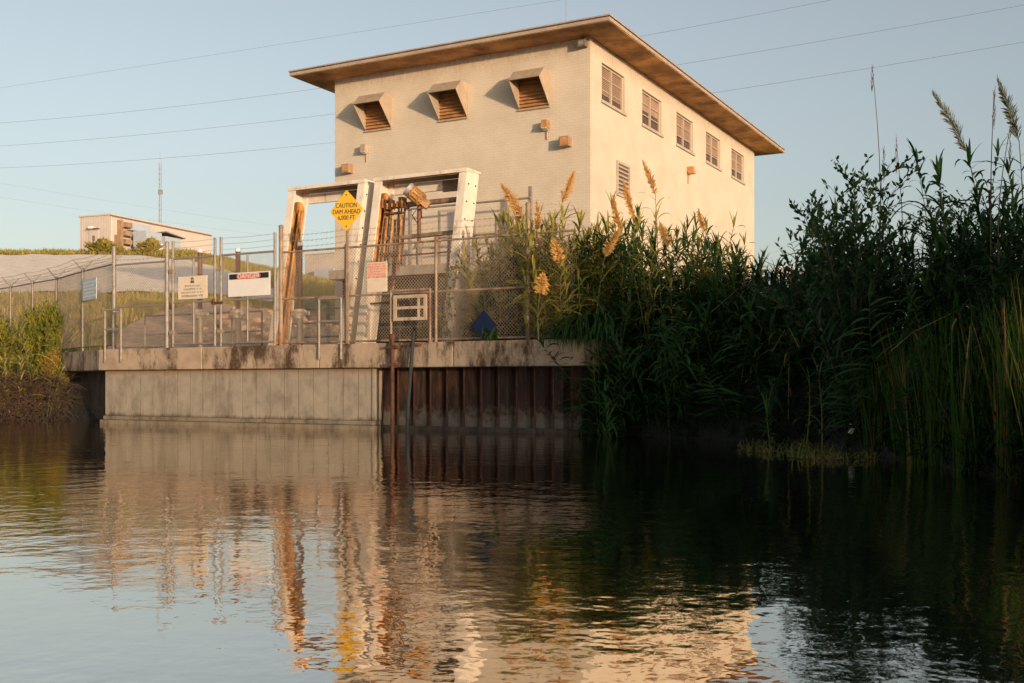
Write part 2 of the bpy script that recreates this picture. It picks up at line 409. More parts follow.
def grid_obj(name, xs, ys, fn, m):
    XX, YY = np.meshgrid(xs, ys)
    ZZ = fn(XX, YY)
    nx, ny = len(xs), len(ys)
    v = np.stack([XX, YY, ZZ], -1).reshape(-1, 3)
    f = [(j*nx+i, j*nx+i+1, (j+1)*nx+i+1, (j+1)*nx+i) for j in range(ny-1) for i in range(nx-1)]
    me = bpy.data.meshes.new(name); me.from_pydata(v.tolist(), [], f); me.materials.append(m)
    me.polygons.foreach_set('use_smooth', [True]*len(f)); me.update()
    o = bpy.data.objects.new(name, me); COL.objects.link(o)
    return tag(o, kind='structure')
xs = np.concatenate([np.arange(-400,-60,20), np.arange(-60,-26,1.5), np.arange(-26,16,.3), np.arange(16,60,1.5), np.arange(60,401,20)])
ys = np.concatenate([np.arange(-80,-10,4), np.arange(-10,6,1), np.arange(6,36,.3), np.arange(36,110,1.2), np.arange(110,1000,30)])
grid_obj('ground', xs, ys, Hgt, M['ground'])

wb = MB(); wb.add([(-400,-80,0),(400,-80,0),(400,62,0),(-400,62,0)], [(0,1,2,3)])
tag(wb.build('water', M['water']), kind='structure')

def px_sheet(name, pxs, ylo, yhi, ny, m, lift):
    """sheet laid on the ground between two depths given per bearing"""
    b = MB(); vs = []
    for px in pxs:
        y0 = np.interp(px, *ylo); y1 = np.interp(px, *yhi)
        for j in range(ny+1):
            Y = y0+(y1-y0)*j/ny; X = (px-CX)/F*Y
            vs.append((X, Y, Hs(X, Y)+lift))
    n = ny+1
    fs = [(i*n+j, (i+1)*n+j, (i+1)*n+j+1, i*n+j+1) for i in range(len(pxs)-1) for j in range(ny)]
    b.add(vs, fs, 0, True)
    return tag(b.build(name, m), kind='structure')
px_sheet('concrete_slope', list(range(-460, 285, 12))+[285], ([-160,110,285],[51.5,51.5,51.5]), ([-160,100,140,165,228,270,285],[93,93,92,87,78,66,60]), 24, M['slope'], .22)
px_sheet('concrete_apron', list(range(100, 352, 10)), ([100,140,352],[30.5,28.8,27.6]), ([100,130,200,260,352],[31.5,38,45,46,40]), 16, M['apron'], .12)

# ------------------------------------------------------------------ main building
VB, UB, UL, VE = 31.1, -13.97, -24.1, 49.97
ZB, ZT = 5.0, 12.06
bx = bthing('brick_building', 'cream painted brick powerhouse with flat overhanging roof above the river wall', 'building', UL, VB, ZB)
LW, LD, LH = UB-UL, VE-VB, ZT-ZB
wl = MB()
wl.add([(0,0,-3.5),(LW,0,-3.5),(LW,0,LH),(0,0,LH)], [(0,1,2,3)])
wl.add([(0,LD,-3.5),(0,0,-3.5),(0,0,LH),(0,LD,LH)], [(0,1,2,3)])
wl.add([(LW,LD,-3.5),(0,LD,-3.5),(0,LD,LH),(LW,LD,LH)], [(0,1,2,3)])
WV = [32.0-VB+3.58*i for i in range(5)]; WW, WZ0, WZ1, WR = 1.95, 10.27-ZB, 11.5-ZB, .16
cuts = [0]+[q for w in WV for q in (w, w+WW)]+[LD]
for i in range(len(cuts)-1):
    y0, y1 = cuts[i], cuts[i+1]
    rows = [(-3.5, LH)] if i % 2 == 0 else [(-3.5, WZ0), (WZ1, LH)]
    for z0, z1 in rows:
        wl.add([(LW,y0,z0),(LW,y1,z0),(LW,y1,z1),(LW,y0,z1)], [(0,1,2,3)])
for w in WV:
    x0, x1 = LW-WR, LW
    wl.add([(x0,w,WZ0),(x1,w,WZ0),(x1,w,WZ1),(x0,w,WZ1)], [(0,1,2,3)])
    wl.add([(x0,w+WW,WZ0),(x1,w+WW,WZ0),(x1,w+WW,WZ1),(x0,w+WW,WZ1)], [(3,2,1,0)])
    wl.add([(x0,w,WZ0),(x1,w,WZ0),(x1,w+WW,WZ0),(x0,w+WW,WZ0)], [(3,2,1,0)])
    wl.add([(x0,w,WZ1),(x1,w,WZ1),(x1,w+WW,WZ1),(x0,w+WW,WZ1)], [(0,1,2,3)])
wl.build('wall', M['brick'], bx)
OV = 1.12
rf = MB(); rf.box(-OV, LW+OV, -OV, LD+OV, LH, LH+.13, 0)
roof = rf.build('roof', M['soffit'], bx, bevel=.01)
fa = MB()
for (x0,x1,y0,y1) in ((-OV-.03,LW+OV+.03,-OV-.03,-OV),(-OV-.03,LW+OV+.03,LD+OV,LD+OV+.03),(-OV-.03,-OV,-OV,LD+OV),(LW+OV,LW+OV+.03,-OV,LD+OV)):
    fa.box(x0,x1,y0,y1,LH+.02,LH+.12)
fa.build('fascia', M['fascia'], roof)
rt = MB(); rt.box(-OV-.06, LW+OV+.06, -OV-.06, LD+OV+.06, LH+.15, LH+.20); rt.build('roof_edging', M['fascia'], roof, bevel=.01)
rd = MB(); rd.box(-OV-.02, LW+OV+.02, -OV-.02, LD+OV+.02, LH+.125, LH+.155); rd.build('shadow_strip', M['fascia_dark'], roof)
for w in WV:
    f = MB(); x = LW-WR
    fx0, fx1 = x+.02, x+.08
    f.box(fx0,fx1,w+.002,w+.06,WZ0+.002,WZ1-.002); f.box(fx0,fx1,w+WW-.06,w+WW-.002,WZ0+.002,WZ1-.002)
    f.box(fx0,fx1,w+.06,w+WW-.06,WZ0+.002,WZ0+.06); f.box(fx0,fx1,w+.06,w+WW-.06,WZ1-.06,WZ1-.002)
    f.box(fx0,fx1+.01,w+WW/2-.045,w+WW/2+.045,WZ0+.06,WZ1-.06)
    wn = f.build('window', M['frame_white'], bx)
    g = MB(); g.box(x+.012, x+.03, w+.055, w+WW-.055, WZ0+.055, WZ1-.055); g.build('pane', M['glass_dark'], wn)
    bl = MB()
    drop = random.choice((.62,.58,.74,.5,.66))+random.uniform(-.05,.05)
    nsl = 15
    for i in range(nsl):
        z1 = WZ1-.07-i*(WZ1-WZ0-.1)*drop/nsl
        bl.box(x+.031, x+.036, w+.062, w+WW/2-.05, z1-.038, z1); bl.box(x+.031, x+.036, w+WW/2+.05, w+WW-.062, z1-.038, z1)
    bl.build('blind', M['blind'], wn)
    mu = MB()
    for k in (1, 2):
        zz = WZ0+(WZ1-WZ0)*k/3
        mu.box(fx0+.015, fx1-.01, w+.06, w+WW/2-.046, zz-.018, zz+.018); mu.box(fx0+.015, fx1-.01, w+WW/2+.046, w+WW-.06, zz-.018, zz+.018)
    mu.build('glazing_bar', M['frame_white'], wn)
    s = MB(); s.box(LW-.02, LW+.07, w-.08, w+WW+.08, WZ0-.10, WZ0-.003); s.build('sill', M['frame_white'], wn, bevel=.008)
# vent hoods on the front wall
for ur in (-21.6, -18.5, -15.4):
    x1 = ur-UL; x0 = x1-1.12
    zt = 11.19-ZB; zb = 10.05-ZB
    prof = [(-.003,zt),(-.44,zt),(-.78,zt-.36),(-.03,zb)]
    h = MB()
    for xa, xb in ((x0, x0+.02), (x1-.02, x1)): h.prism(prof, xa, xb)
    h.add([(x0+.02,-.003,zt),(x1-.02,-.003,zt),(x1-.02,-.44,zt),(x0+.02,-.44,zt),(x0+.02,-.78,zt-.36),(x1-.02,-.78,zt-.36)], [(0,1,2,3),(3,2,5,4)])
    h.add([(x0+.02,-.003,zt-.02),(x1-.02,-.003,zt-.02),(x1-.02,-.43,zt-.02),(x0+.02,-.43,zt-.02),(x0+.02,-.76,zt-.37),(x1-.02,-.76,zt-.37)], [(3,2,1,0),(4,5,2,3)])
    h.box(x0-.01, x1+.01, -.07, -.004, zb-.05, zb-.002)
    ho = h.build('vent_hood', M['hood'], bx)
    lv = MB()
    for i in range(9):
        z = zb+.05+i*.115
        lv.add([(x0+.03,-.09,z),(x1-.03,-.09,z),(x1-.03,-.012,z+.09),(x0+.03,-.012,z+.09)], [(0,1,2,3)])
    lv.box(x0+.02, x1-.02, -.010, -.005, zb, zt-.03)
    lv.build('louver', M['louver'], ho)
# louvred vent on the side wall
v0, z1 = vz(616, 160, UB); v1, _ = vz(629, 166, UB); _, z0 = vz(616, 195, UB)
v0 -= VB; v1 -= VB; z0 -= ZB; z1 -= ZB
lv = MB(); fw = .09
lv.box(LW+.003, LW+.06, v0, v0+fw, z0, z1); lv.box(LW+.003, LW+.06, v1-fw, v1, z0, z1); lv.box(LW+.003, LW+.06, v0+fw, v1-fw, z0, z0+fw); lv.box(LW+.003, LW+.06, v0+fw, v1-fw, z1-fw, z1)
vf = lv.build('louvered_vent', M['frame_white'], bx)
lv = MB(); lv.box(LW+.003, LW+.006, v0+fw, v1-fw, z0+fw, z1-fw)
lv.build('vent_back', M['metal_dark'], vf)
lv = MB()
for i in range(7):
    z = z0+fw+.02+i*(z1-z0-2*fw)/7
    lv.add([(LW+.055,v0+fw,z),(LW+.055,v1-fw,z),(LW+.01,v1-fw,z+.08),(LW+.01,v0+fw,z+.08)], [(0,1,2,3)])
lv.build('slats', M['frame_white'], vf)
# wall lamps and boxes (front wall)
def wall_lamp(px, py, kind):
    u, z = uz(px, py, VB-.1); x = u-UL; z -= ZB
    l = MB()
    if kind == 'lamp':
        l.box(x-.10, x+.10, -.26, -.005, z-.02, z+.14); l.prism([(-.30,z-.1),(-.05,z-.16),(-.05,z-.02),(-.26,z-.02)], x-.11, x+.11)
        l.tube([(x,-.03,z-.16),(x,-.03,z-.45)], .02, 6)
        o = l.build('wall_lamp', M['louver'] if px > 500 else M['hood'], bx)
        g = MB(); g.prism([(-.28,z-.103),(-.07,z-.163),(-.07,z-.18),(-.28,z-.12)], x-.09, x+.09); g.build('lens', M['white'], o)
    else:
        l.box(x-.17, x+.17, -.30, -.005, z-.16, z+.16); o = l.build('wall_fixture', M['brown_duct'], bx, bevel=.02)
        g = MB(); g.box(x-.12, x+.12, -.315, -.302, z-.11, z+.11); g.build('lens', M['louver'], o)
wall_lamp(365, 149, 'lamp'); wall_lamp(348, 169, 'box'); wall_lamp(546, 125, 'lamp'); wall_lamp(566, 142, 'box')
v0, z0 = vz(690, 171, UB+.1); v0 -= VB; z0 -= ZB
l = MB(); l.box(LW+.005, LW+.26, v0-.1, v0+.1, z0-.02, z0+.16); l.prism([(v0-.12,z0-.12),(v0+.12,z0-.12),(v0+.1,z0-.02),(v0-.1,z0-.02)], LW+.05, LW+.3); l.tube([(LW+.03,v0,z0-.1),(LW+.03,v0,z0-.5)], .02, 6)
o = l.build('wall_lamp', M['louver'], bx)
l = MB(); l.box(LW-.32, LW-.08, -.28, -.02, LH-.33, LH-.12); l.tube([(LW-.2,-.12,LH-.12),(LW-.2,-.12,LH-.002)], .03, 6)
o = l.build('floodlight', M['metal_dark'], bx); g = MB(); g.box(LW-.29, LW-.11, -.290, -.282, LH-.29, LH-.16); g.build('lens', M['steel_grey'], o)
# doors on the front wall
for xa, xb, yt, lab in ((442,456,212,0),(499,513,219,1)):
    u0, z1 = uz(xa, yt, VB); u1, _ = uz(xb, yt, VB)
    x0, x1 = u0-UL, u1-UL; z1 -= ZB
    d = MB(); d.box(x0-.07, x0, -.05, -.004, .01, z1+.07); d.box(x1, x1+.07, -.05, -.004, .01, z1+.07); d.box(x0, x1, -.05, -.004, z1, z1+.07)
    dr = d.build('door', M['frame_white'], bx)
    d = MB(); d.box(x0+.003, x1-.003, -.03, -.006, .012, z1-.003); d.build('door_leaf', M['metal_wall'], dr)
    d = MB(); d.tube([(x1-.1,-.06,.98),(x1-.22,-.06,.98)], .012, 6); d.tube([(x1-.1,-.03,.98),(x1-.1,-.06,.98)], .012, 6); d.build('handle', M['steel_grey'], dr)
# slender aerial on the roof
ae = bthing('roof_aerial', 'thin whip aerial standing on the flat roof of the brick powerhouse', 'aerial', uz(566, 10, 38.5)[0], 38.5, ZT+.24)
m_ = MB(); m_.tube([(0,0,0),(0,0,1.6)], .03, 6); m_.tube([(0,0,1.6),(0,0,5.2)], .012, 6, r1=.006); m_.build('mast', M['galv'], ae)
m_ = MB()
for a in (0, 2.1, 4.2): m_.tube([(0,0,1.55),(.25*math.cos(a),.25*math.sin(a),3.2)], .008, 5)
m_.build('radials', M['galv'], ae)

# platform in front of the building
pl = bthing('platform', 'concrete loading platform along the foot of the brick powerhouse', 'platform', -23.3, 29.7, 0)
b = MB(); b.box(0, 10.7, 0, 1.39, 4.66, 4.98); b.build('slab', M['deck'], pl, bevel=.02)
b = MB(); b.box(.2, 10.5, .55, .9, 1.2, 4.655); b.build('support_wall', M['recess'], pl)
for x in (1.5, 4.5, 7.5, 10.5):
    b = MB(); b.box(x-.10, x+.10, .20, .40, 1.2, 4.655); b.build('column', M['recess'], pl)
# overhead pipe run in front of the building
pr = bthing('pipe_rack', 'long horizontal pipes on posts before the brick powerhouse wall', 'pipes', -20.4, 30.2, 4.98)
for x0_, z_, r_, m_ in ((0,1.97,.035,'galv'),(1.2,.92,.035,'rust_fence'),(1.0,.60,.03,'rust_fence')):
    b = MB(); b.tube([(x0_,0,z_),(4.75,0,z_)], r_, 8); b.build('pipe', M[m_], pr)
for x in (.1, 2.6, 4.7):
    b = MB(); b.box(x-.05, x+.05, .04, .14, 0, 2.35 if x > 4 else 2.05); b.build('post', M['galv'], pr)
# upright equipment beside the doors
def upright_pipe(px, yt, yb, v, r, m, label, name='standpipe', cat='pipe', base=.35):
    u, zt = uz(px, yt, v); _, zb = uz(px, yb, v)
    t = bthing(name, label, cat, u, v, zb)
    b = MB(); b.tube([(0,0,base),(0,0,zt-zb)], r, 10); b.build('pipe', m, t)
    b = MB(); b.lathe([(r*1.5,0),(r*1.5,base*.8),(r*2.3,base*.82),(r*2.3,base)], (0,0,0)); b.build('base_flange', M['galv'], t)
    return t
b0 = upright_pipe(419, 206, 268, 30.4, .07, M['rust_red'], 'red pipe with stout pale lower half standing below the orange motor', base=.85)
upright_pipe(519, 207, 262, 30.6, .10, M['rust_red'], 'stout red standpipe before the pale door behind the plumed reeds', base=.9)

# ------------------------------------------------------------------ river wall
wa = bthing('river_wall', 'weathered concrete river wall with stained cap and pale vertical panels', 'wall', 0, 0, 0)
ULW, UMID, UR = -22.72, uz(371, 400, 19.5)[0], -8.85
b = MB(); edges = [ULW]
while edges[-1] < UR: edges.append(min(UR, edges[-1]+3.6))
for x0, x1 in zip(edges[:-1], edges[1:]): b.box(x0+.006, x1-.006, 19.43, 20.6, 1.385, 1.93)
cap = b.build('cap', M['cap'], wa, bevel=.025)
b = MB(); x = ULW+.02
while x < UMID-.1:
    x1 = min(x+.43, UMID); b.box(x+.010, x1-.010, 19.60+random.uniform(-.006,.006), 20.2, .2, 1.383); x = x1
b.build('panel_wall', M['panel'], wa)
b = MB(); b.box(ULW+.03, UMID-.02, 19.612, 20.19, .2, 1.38); b.build('joint_backing', M['recess'], wa)
b = MB(); b.box(ULW, UMID+.02, 19.54, 20.25, .10, .197); b.box(ULW-.02, UMID+.05, 19.45, 20.26, -1.2, .097); b.build('ledge', M['ledge'], wa, bevel=.015)
b = MB(); b.box(UMID-.02, UMID+.04, 19.57, 20.3, .2, 1.384); b.build('end_pier', M['panel'], wa)
# return of the wall on the left
p0 = W(ULW, 19.43); p1 = Vector((-13.0, 30.75, 0)); q = (p1-p0).normalized(); nrm = Vector((q.y, -q.x, 0))
if nrm.y > 0: nrm = -nrm
L = (p1-p0).length
rw = thing('return_wall', 'dark stained wall return with overhanging cap beside the yellow bush', 'wall', p0, math.atan2(q.y, q.x))
sgn = 1 if Vector((-q.y, q.x, 0)).dot(nrm) < 0 else -1     # local +y is inland when sgn = 1
ya, yb = (0, .9) if sgn > 0 else (-.9, 0)
b = MB(); b.box(.01, L, ya, yb, 1.385, 1.925); b.build('cap', M['cap'], rw, bevel=.025)
ya, yb = (.5, .9) if sgn > 0 else (-.9, -.5)
b = MB(); b.box(.35, L, ya, yb, -1.2, 1.382); b.build('recessed_wall', M['recess'], rw)
# sheet piling
sp = bthing('sheet_piling', 'rust brown corrugated sheet piling under the wall cap', 'sheet piling', UMID+.05, 19.75, 0)
b = MB(); x = 0; pts = []
while x < UR-UMID-.3:
    pts += [(x,.0),(x+.20,.0),(x+.25,.16),(x+.39,.16)]; x += .43
vs = []; zs = [-1.2, .2, .8, 1.384]
for xx, yy in pts:
    for z in zs: vs.append((xx, yy+.15, z))
k = len(zs)
b.add(vs, [(i*k+j, (i+1)*k+j, (i+1)*k+j+1, i*k+j+1) for i in range(len(pts)-1) for j in range(k-1)])
so = b.build('sheet', M['pile'], sp); sd = so.modifiers.new('solid', 'SOLIDIFY'); sd.thickness = .02; sd.offset = 1
b = MB()
for i in range(0, len(pts), 4):
    xx = pts[i][0]
    b.box(xx-.02, xx+.012, .11, .148, -1.0, 1.38)
b.build('interlock', M['rust_dark'], sp)
b = MB(); b.box(0, UR-UMID-.35, .05, .099, -.3, .10); b.build('waler', M['recess'], sp, bevel=.01)
# deck behind the cap
dk = MB(); dk.box(ULW+.1, UR, 20.61, 26.5, 1.5, 1.91)
o = dk.build('deck', M['deck'], None, W(0,0,0), TH); tag(o, kind='structure')

# pipes hanging on the wall
u, _ = uz(393, 400, 19.35)
t = bthing('drain_pipe', 'rusty gauge pipe clamped to the wall cap and running into the water', 'pipe', u, 19.33, 0)
b = MB(); b.tube([(0,0,-.8),(0,0,2.02)], .045, 10); b.build('pipe', M['rust_dark'], t)
b = MB(); b.box(-.13, .13, -.06, .09, 1.80, 1.86); b.box(-.13, .13, -.06, .09, 1.42, 1.48); b.build('bracket', M['rust_dark'], t)
b = MB(); b.lathe([(.07,0),(.07,.09),(.04,.12)], (0,0,2.0), 10); b.build('pipe_cap', M['rust_dark'], t)
u, _ = uz(412, 400, 19.3)
t = bthing('mooring_pole', 'slim dark steel pole leaning against the rusty sheet piling', 'pole', u, 19.2, 0)
b = MB(); b.tube([(-.06,-.05,-.8),(-.03,0,.6),(.03,.12,2.15)], .042, 10); b.build('pole', M['pole_dark'], t)
b = MB(); b.box(-.14, .16, .10, .22, 1.84, 1.90); b.build('bracket', M['rust_dark'], t)

# ------------------------------------------------------------------ leaning gate frames
def shear_fn(z): return (z-1.93)/4.07*.81
def hoist_frame(u0, u1, label, machinery):
    t = bthing('hoist_frame', label, 'gate frame', u0, 20.5, 1.93-.02)
    w = u1-u0; H = 4.07
    sh = lambda z: z/H*.81
    th, fl, dp = .05, .20, .56
    for side in (0, 1):
        b = MB()
        if side == 0:
            b.box(0, th, 0, dp, 0, H, shear=sh); b.box(th, fl, 0, .05, 0, H, shear=sh); b.box(th, fl, dp-.05, dp, 0, H, shear=sh)
        else:
            b.box(w-th, w, 0, dp, 0, H, shear=sh); b.box(w-fl, w-th, 0, .05, 0, H, shear=sh); b.box(w-fl, w-th, dp-.05, dp, 0, H, shear=sh)
        for k in range(9):
            z = .4+k*.42; x = w if side else 0
            for yy in (.12, .45):
                c = Vector((x, yy+sh(z), z)); d = Vector((.02 if side else -.02, 0, 0))
                b.tube([c-d, c+d], .020, 6, mi=1)
        lg = b.build('leg', [M['white_old'], M['rust_dark']], t)
        b = MB(); b.box(w-.35 if side else -.12, w+.12 if side else .35, -.15, dp+.12, -.02, .02); b.build('foot_plate', M['rust'], lg)
    b = MB()
    b.box(-.02, w+.02, -.04+.81, .81+dp+.06, H+.001, H+.05)
    b.box(-.02, w+.02, .81-.04, .81+.02, H-.035, H-.001)
    b.build('top_beam', M['white_old'], t)
    b = MB(); b.box(fl+.01, w-fl-.01, .81+.03, .81+dp-.06, H-.06, H-.003); b.build('beam_web', M['beam_under'], t)
    b = MB(); b.box(fl+.01, w*.62, .81+dp-.05, .81+dp+.02, H-.30, H-.062); b.build('back_flange', M['white_old'], t)
    b = MB(); b.box(w*.62+.004, w-fl-.01, .81+dp-.045, .81+dp+.015, H-.34, H-.062); b.build('back_plate', M['beam_under'], t)
    # rails and rods inside the left leg
    b = MB(); zl = 1.75 if machinery else .02
    for xx, yy, rr in ((.13,.16,.055),(.15,.36,.05),(.27,.20,.03)):
        b.tube([(xx, yy+sh(zl+.08), zl+.08), (xx, yy+sh(3.55), 3.55)], rr, 10)
    b.box(.055, .11, .10, .42, zl, 3.7, shear=sh)
    b.box(.20, .30, .26, .34, zl, 3.55, shear=sh)
    rk = b.build('lifting_rail', M['rust'], t)
    b = MB()
    c = Vector((.1, .26+sh(3.6), 3.6))
    b.tube([c, c+Vector((.12,0,0))], .17, 16); b.build('sheave', M['rust'], rk)
    b = MB(); b.tube([(w-.26,.2+sh(.05),.05),(w-.26,.2+sh(3.3),3.3)], .028, 8)
    b.tube([(w-.40,.45+sh(.3),.3),(w-.32,.42+sh(3.0),3.0)], .035, 8)
    for z in (.6, 1.3, 2.0, 2.7): b.box(w-.30, w-fl+.004, .15+sh(z), .25+sh(z), z-.03, z+.03)
    b.build('guide_rod', M['rust_fence'], t)
    if machinery:
        ysh = .25+.81*.86; zs_ = 3.42
        b = MB(); b.tube([(.1, ysh, zs_),(w-.1, ysh, zs_+.02)], .065, 12); shf = b.build('drive_shaft', M['rust_fence'], t)
        b = MB(); b.tube([(-.05, .32+.81*.66, 2.62),(w-.1, .32+.81*.66, 2.66)], .055, 10)
        b.build('cross_pipe', M['rust_fence'], t)
        for z_, r_ in ((2.18,.022),(1.62,.03),(1.05,.022)):
            b = MB(); b.tube([(.06, .34+sh(z_), z_),(w-.06, .34+sh(z_), z_+.02)], r_, 8); b.build('cross_bar', M['rust_dark'], t)
        # motor: ribbed barrel with grey end, tilted on the shaft
        c = Vector((w*.47, ysh-.16, zs_+.16)); d = Vector((-.62, -.40, .62)).normalized()
        b = MB(); b.tube([c-d*.19, c+d*.19], .15, 18)
        up = Vector((0,0,1)); a1 = d.cross(up).normalized(); a2 = d.cross(a1)
        for k in range(12):
            an = k*math.pi/6; o_ = a1*math.cos(an)+a2*math.sin(an)
            b.tube([c-d*.17+o_*.155, c+d*.17+o_*.155], .02, 4)
        for f in (-.12, .10): b.tube([c+d*f, c+d*(f+.04)], .175, 18)
        mo = b.build('motor', M['motor_orange'], t)
        b = MB(); b.tube([c+d*.19, c+d*.28], .17, 18); b.build('end_bell', M['steel_grey'], mo)
        g0 = c-d*.28
        rotm = Matrix.Translation(g0) @ d.to_track_quat('X', 'Z').to_matrix().to_4x4()
        b = MB(); b.box(-.10, .10, -.10, .10, -.10, .10, mat=rotm); b.build('gearbox', M['motor_orange'], mo, bevel=.02)
        b = MB()
        b.tube([c-d*.1+Vector((0,0,-.15)), c+Vector((-.12,0,-.45)), c+Vector((-.05,.1,-.62)), c+Vector((.08,.1,-.5)), c+Vector((.12,.02,-.2))], .016, 6); b.build('cable', M['rust_dark'], mo)
        # hanging bundle of rusty rake bars near the left leg
        b = MB(); rnd = random.Random(3)
        for k in range(11):
            xx = .34+.055*k*.9; yy = .25+rnd.uniform(-.1,.2)
            zt = 3.5-rnd.uniform(0,.45); zb_ = rnd.uniform(1.2,2.1)
            b.tube([(xx+rnd.uniform(-.04,.04), yy+sh(zb_), zb_),(xx-.10+rnd.uniform(-.06,.06), yy+sh(zt), zt)], rnd.uniform(.014,.030), 6, mi=k % 2)
        for z in (1.45, 2.2, 3.2): b.box(.28, .80, .16+sh(z), .24+sh(z), z, z+.05, mi=1)
        for k in range(10): b.box(.22+k*.07, .26+k*.07, .1+sh(3.4), .3+sh(3.4), 3.34+rnd.uniform(-.05,.05), 3.50+rnd.uniform(-.05,.1), mi=k % 2)
        b.build('rake_bars', [M['rust'], M['rust_dark']], t)
        b = MB()
        b.tube([(w-.32,.3,0.2),(w-.42,.72,2.5)], .035, 8); b.tube([(w-.5,.5,.9),(w-.34,.5+sh(3),3.1)], .03, 8)
        b.build('stay_rod', M['rust_fence'], t)
    return t
hoist_frame(-17.98, -15.60, 'leaning white steel gate frame with empty opening behind the yellow caution sign', False)
hoist_frame(-15.30, -12.70, 'leaning white steel gate frame carrying an orange motor and rusty rake bars', True)

# ------------------------------------------------------------------ gate stems on the deck
def stem(px, yt, yj, v, label):
    u, zt = uz(px, yt, v); _, zj = uz(px, yj, v)
    t = bthing('valve_stem', label, 'valve stem', u, v, 1.91, 'valve stems behind the fence')
    zt -= 1.91; zj -= 1.91
    b = MB(); b.tube([(0,0,.04),(0,0,zj-.1)], .085, 12); b.lathe([(.17,0),(.17,.05),(.1,.07)], (0,0,0)); b.build('pedestal', M['galv'], t)
    b = MB(); b.lathe([(.09,0),(.15,.03),(.16,.12),(.20,.16),(.20,.2),(.08,.25)], (0,0,zj-.12)); b.tube([(0,-.02,zj),(.30,-.02,zj+.01)], .05, 10); b.tube([(0,0,zj),(-.24,.02,zj)], .06, 10)
    b.box(-.17, .17, -.13, .13, zj-.04, zj+.05); b.build('gear_head', M['sign_pale'], t)
    b = MB(); b.tube([(0,0,zj+.1),(0,0,zt-.07)], .065, 12); b.build('stem_cover', M['rust_red'], t)
    b = MB(); b.lathe([(.072,0),(.072,.06),(.04,.09)], (0,0,zt-.07)); b.build('cover_cap', M['white'], t)
stem(200, 250, 314, 21.2, 'red brown valve stem behind the faded notice board')
stem(238, 249, 314, 21.2, 'dark valve stem directly behind the sign headed DANGER')
stem(300, 243, 314, 21.2, 'perforated valve stem standing inside the empty white frame')

# pipe guard rails on the deck
def rails(name, label, pts, h, ks, m, cat='railing', r=.028, z0=1.91):
    c = Vector(pts[0]); t = thing(name, label, cat, (c.x, c.y, z0))
    L_ = [Vector((p.x-c.x, p.y-c.y, 0)) for p in pts]
    for p in L_:
        b = MB(); b.tube([p, p+Vector((0,0,h))], r, 8); b.build('post', m, t)
    for k in ks:
        b = MB()
        for p, q_ in zip(L_[:-1], L_[1:]): b.tube([p+Vector((0,0,h*k)), q_+Vector((0,0,h*k))], r*.95, 8)
        b.build('rail', m, t)
    return t
rails('guard_railing', 'low pipe guard railing on the deck between the valve stems', [W(uz(x, 340, 21.8)[0], 21.8) for x in (145, 172, 200, 232, 262)], 1.05, (1, .5), M['galv'])
rails('guard_railing', 'low grey pipe railing inside the empty white frame', [W(uz(x, 340, 22.4)[0], 22.4) for x in (290, 318, 345)], 1.1, (1, .66, .33), M['galv'])
rails('guard_railing', 'low pipe railing below the orange motor near the grass', [W(uz(x, 340, 23.2)[0], 23.2) for x in (372, 400, 440, 470)], 1.1, (1, .55), M['galv'])

# loops of handrail at the cap edge (ladder heads)
def ladder_head(x0, x1, yt, label, m, mid=True, grip=.35):
    u0, zt = uz(x0, yt, 19.40); u1, _ = uz(x1, yt, 19.40); w = u1-u0
    t = bthing('ladder_head', label, 'handrail', u0, 19.40, 1.93)
    h = zt-1.93
    for x in (0, w):
        b = MB(); b.tube([(x,0,-grip),(x,0,h)], .03, 8); b.build('post', m, t)
        b = MB(); b.box(x-.05, x+.05, -.012, .024, -grip+.02, -grip+.09); b.build('foot_bracket', m, t)
    b = MB(); b.tube([(0,0,h),(w,0,h)], .03, 8); b.build('top_rail', m, t)
    if mid: b = MB(); b.tube([(0,0,h*.5),(w,0,h*.5)], .025, 8); b.build('mid_rail', m, t)
    return t
ladder_head(105, 121, 310, 'pale pipe handrail hoop at the far corner of the wall cap', M['galv'])
ladder_head(319, 341, 299, 'grey pipe handrail hoop on the cap below the caution sign', M['galv'])
lh = ladder_head(391, 430, 291, 'rusty pipe handrail hoop holding a pale square frame', M['rust_fence'], False, .02)
u0, zb = uz(394, 321, 19.36); u1, zt = uz(427, 294, 19.36); ub = uz(391, 291, 19.40)[0]
fr = MB(); x0, x1, z0, z1 = u0-ub, u1-ub, zb-1.93, zt-1.93; g = .07; yy0, yy1 = -.07, -.031
fr.box(x0, x0+g, yy0, yy1, z0, z1); fr.box(x1-g, x1, yy0, yy1, z0, z1); fr.box(x0+g, x1-g, yy0, yy1, z0, z0+g); fr.box(x0+g, x1-g, yy0, yy1, z1-g, z1); fr.box(x0+g, x1-g, yy0+.005, yy1, (z0+z1)/2-.03, (z0+z1)/2+.03)
fr.box(x1-g-.16, x1-g-.12, yy0+.005, yy1, z0+g, (z0+z1)/2-.031); fr.box(x1-g-.16, x1-g-.12, yy0+.005, yy1, (z0+z1)/2+.031, z1-g)
fr.build('square_frame', M['tan_frame'], lh)

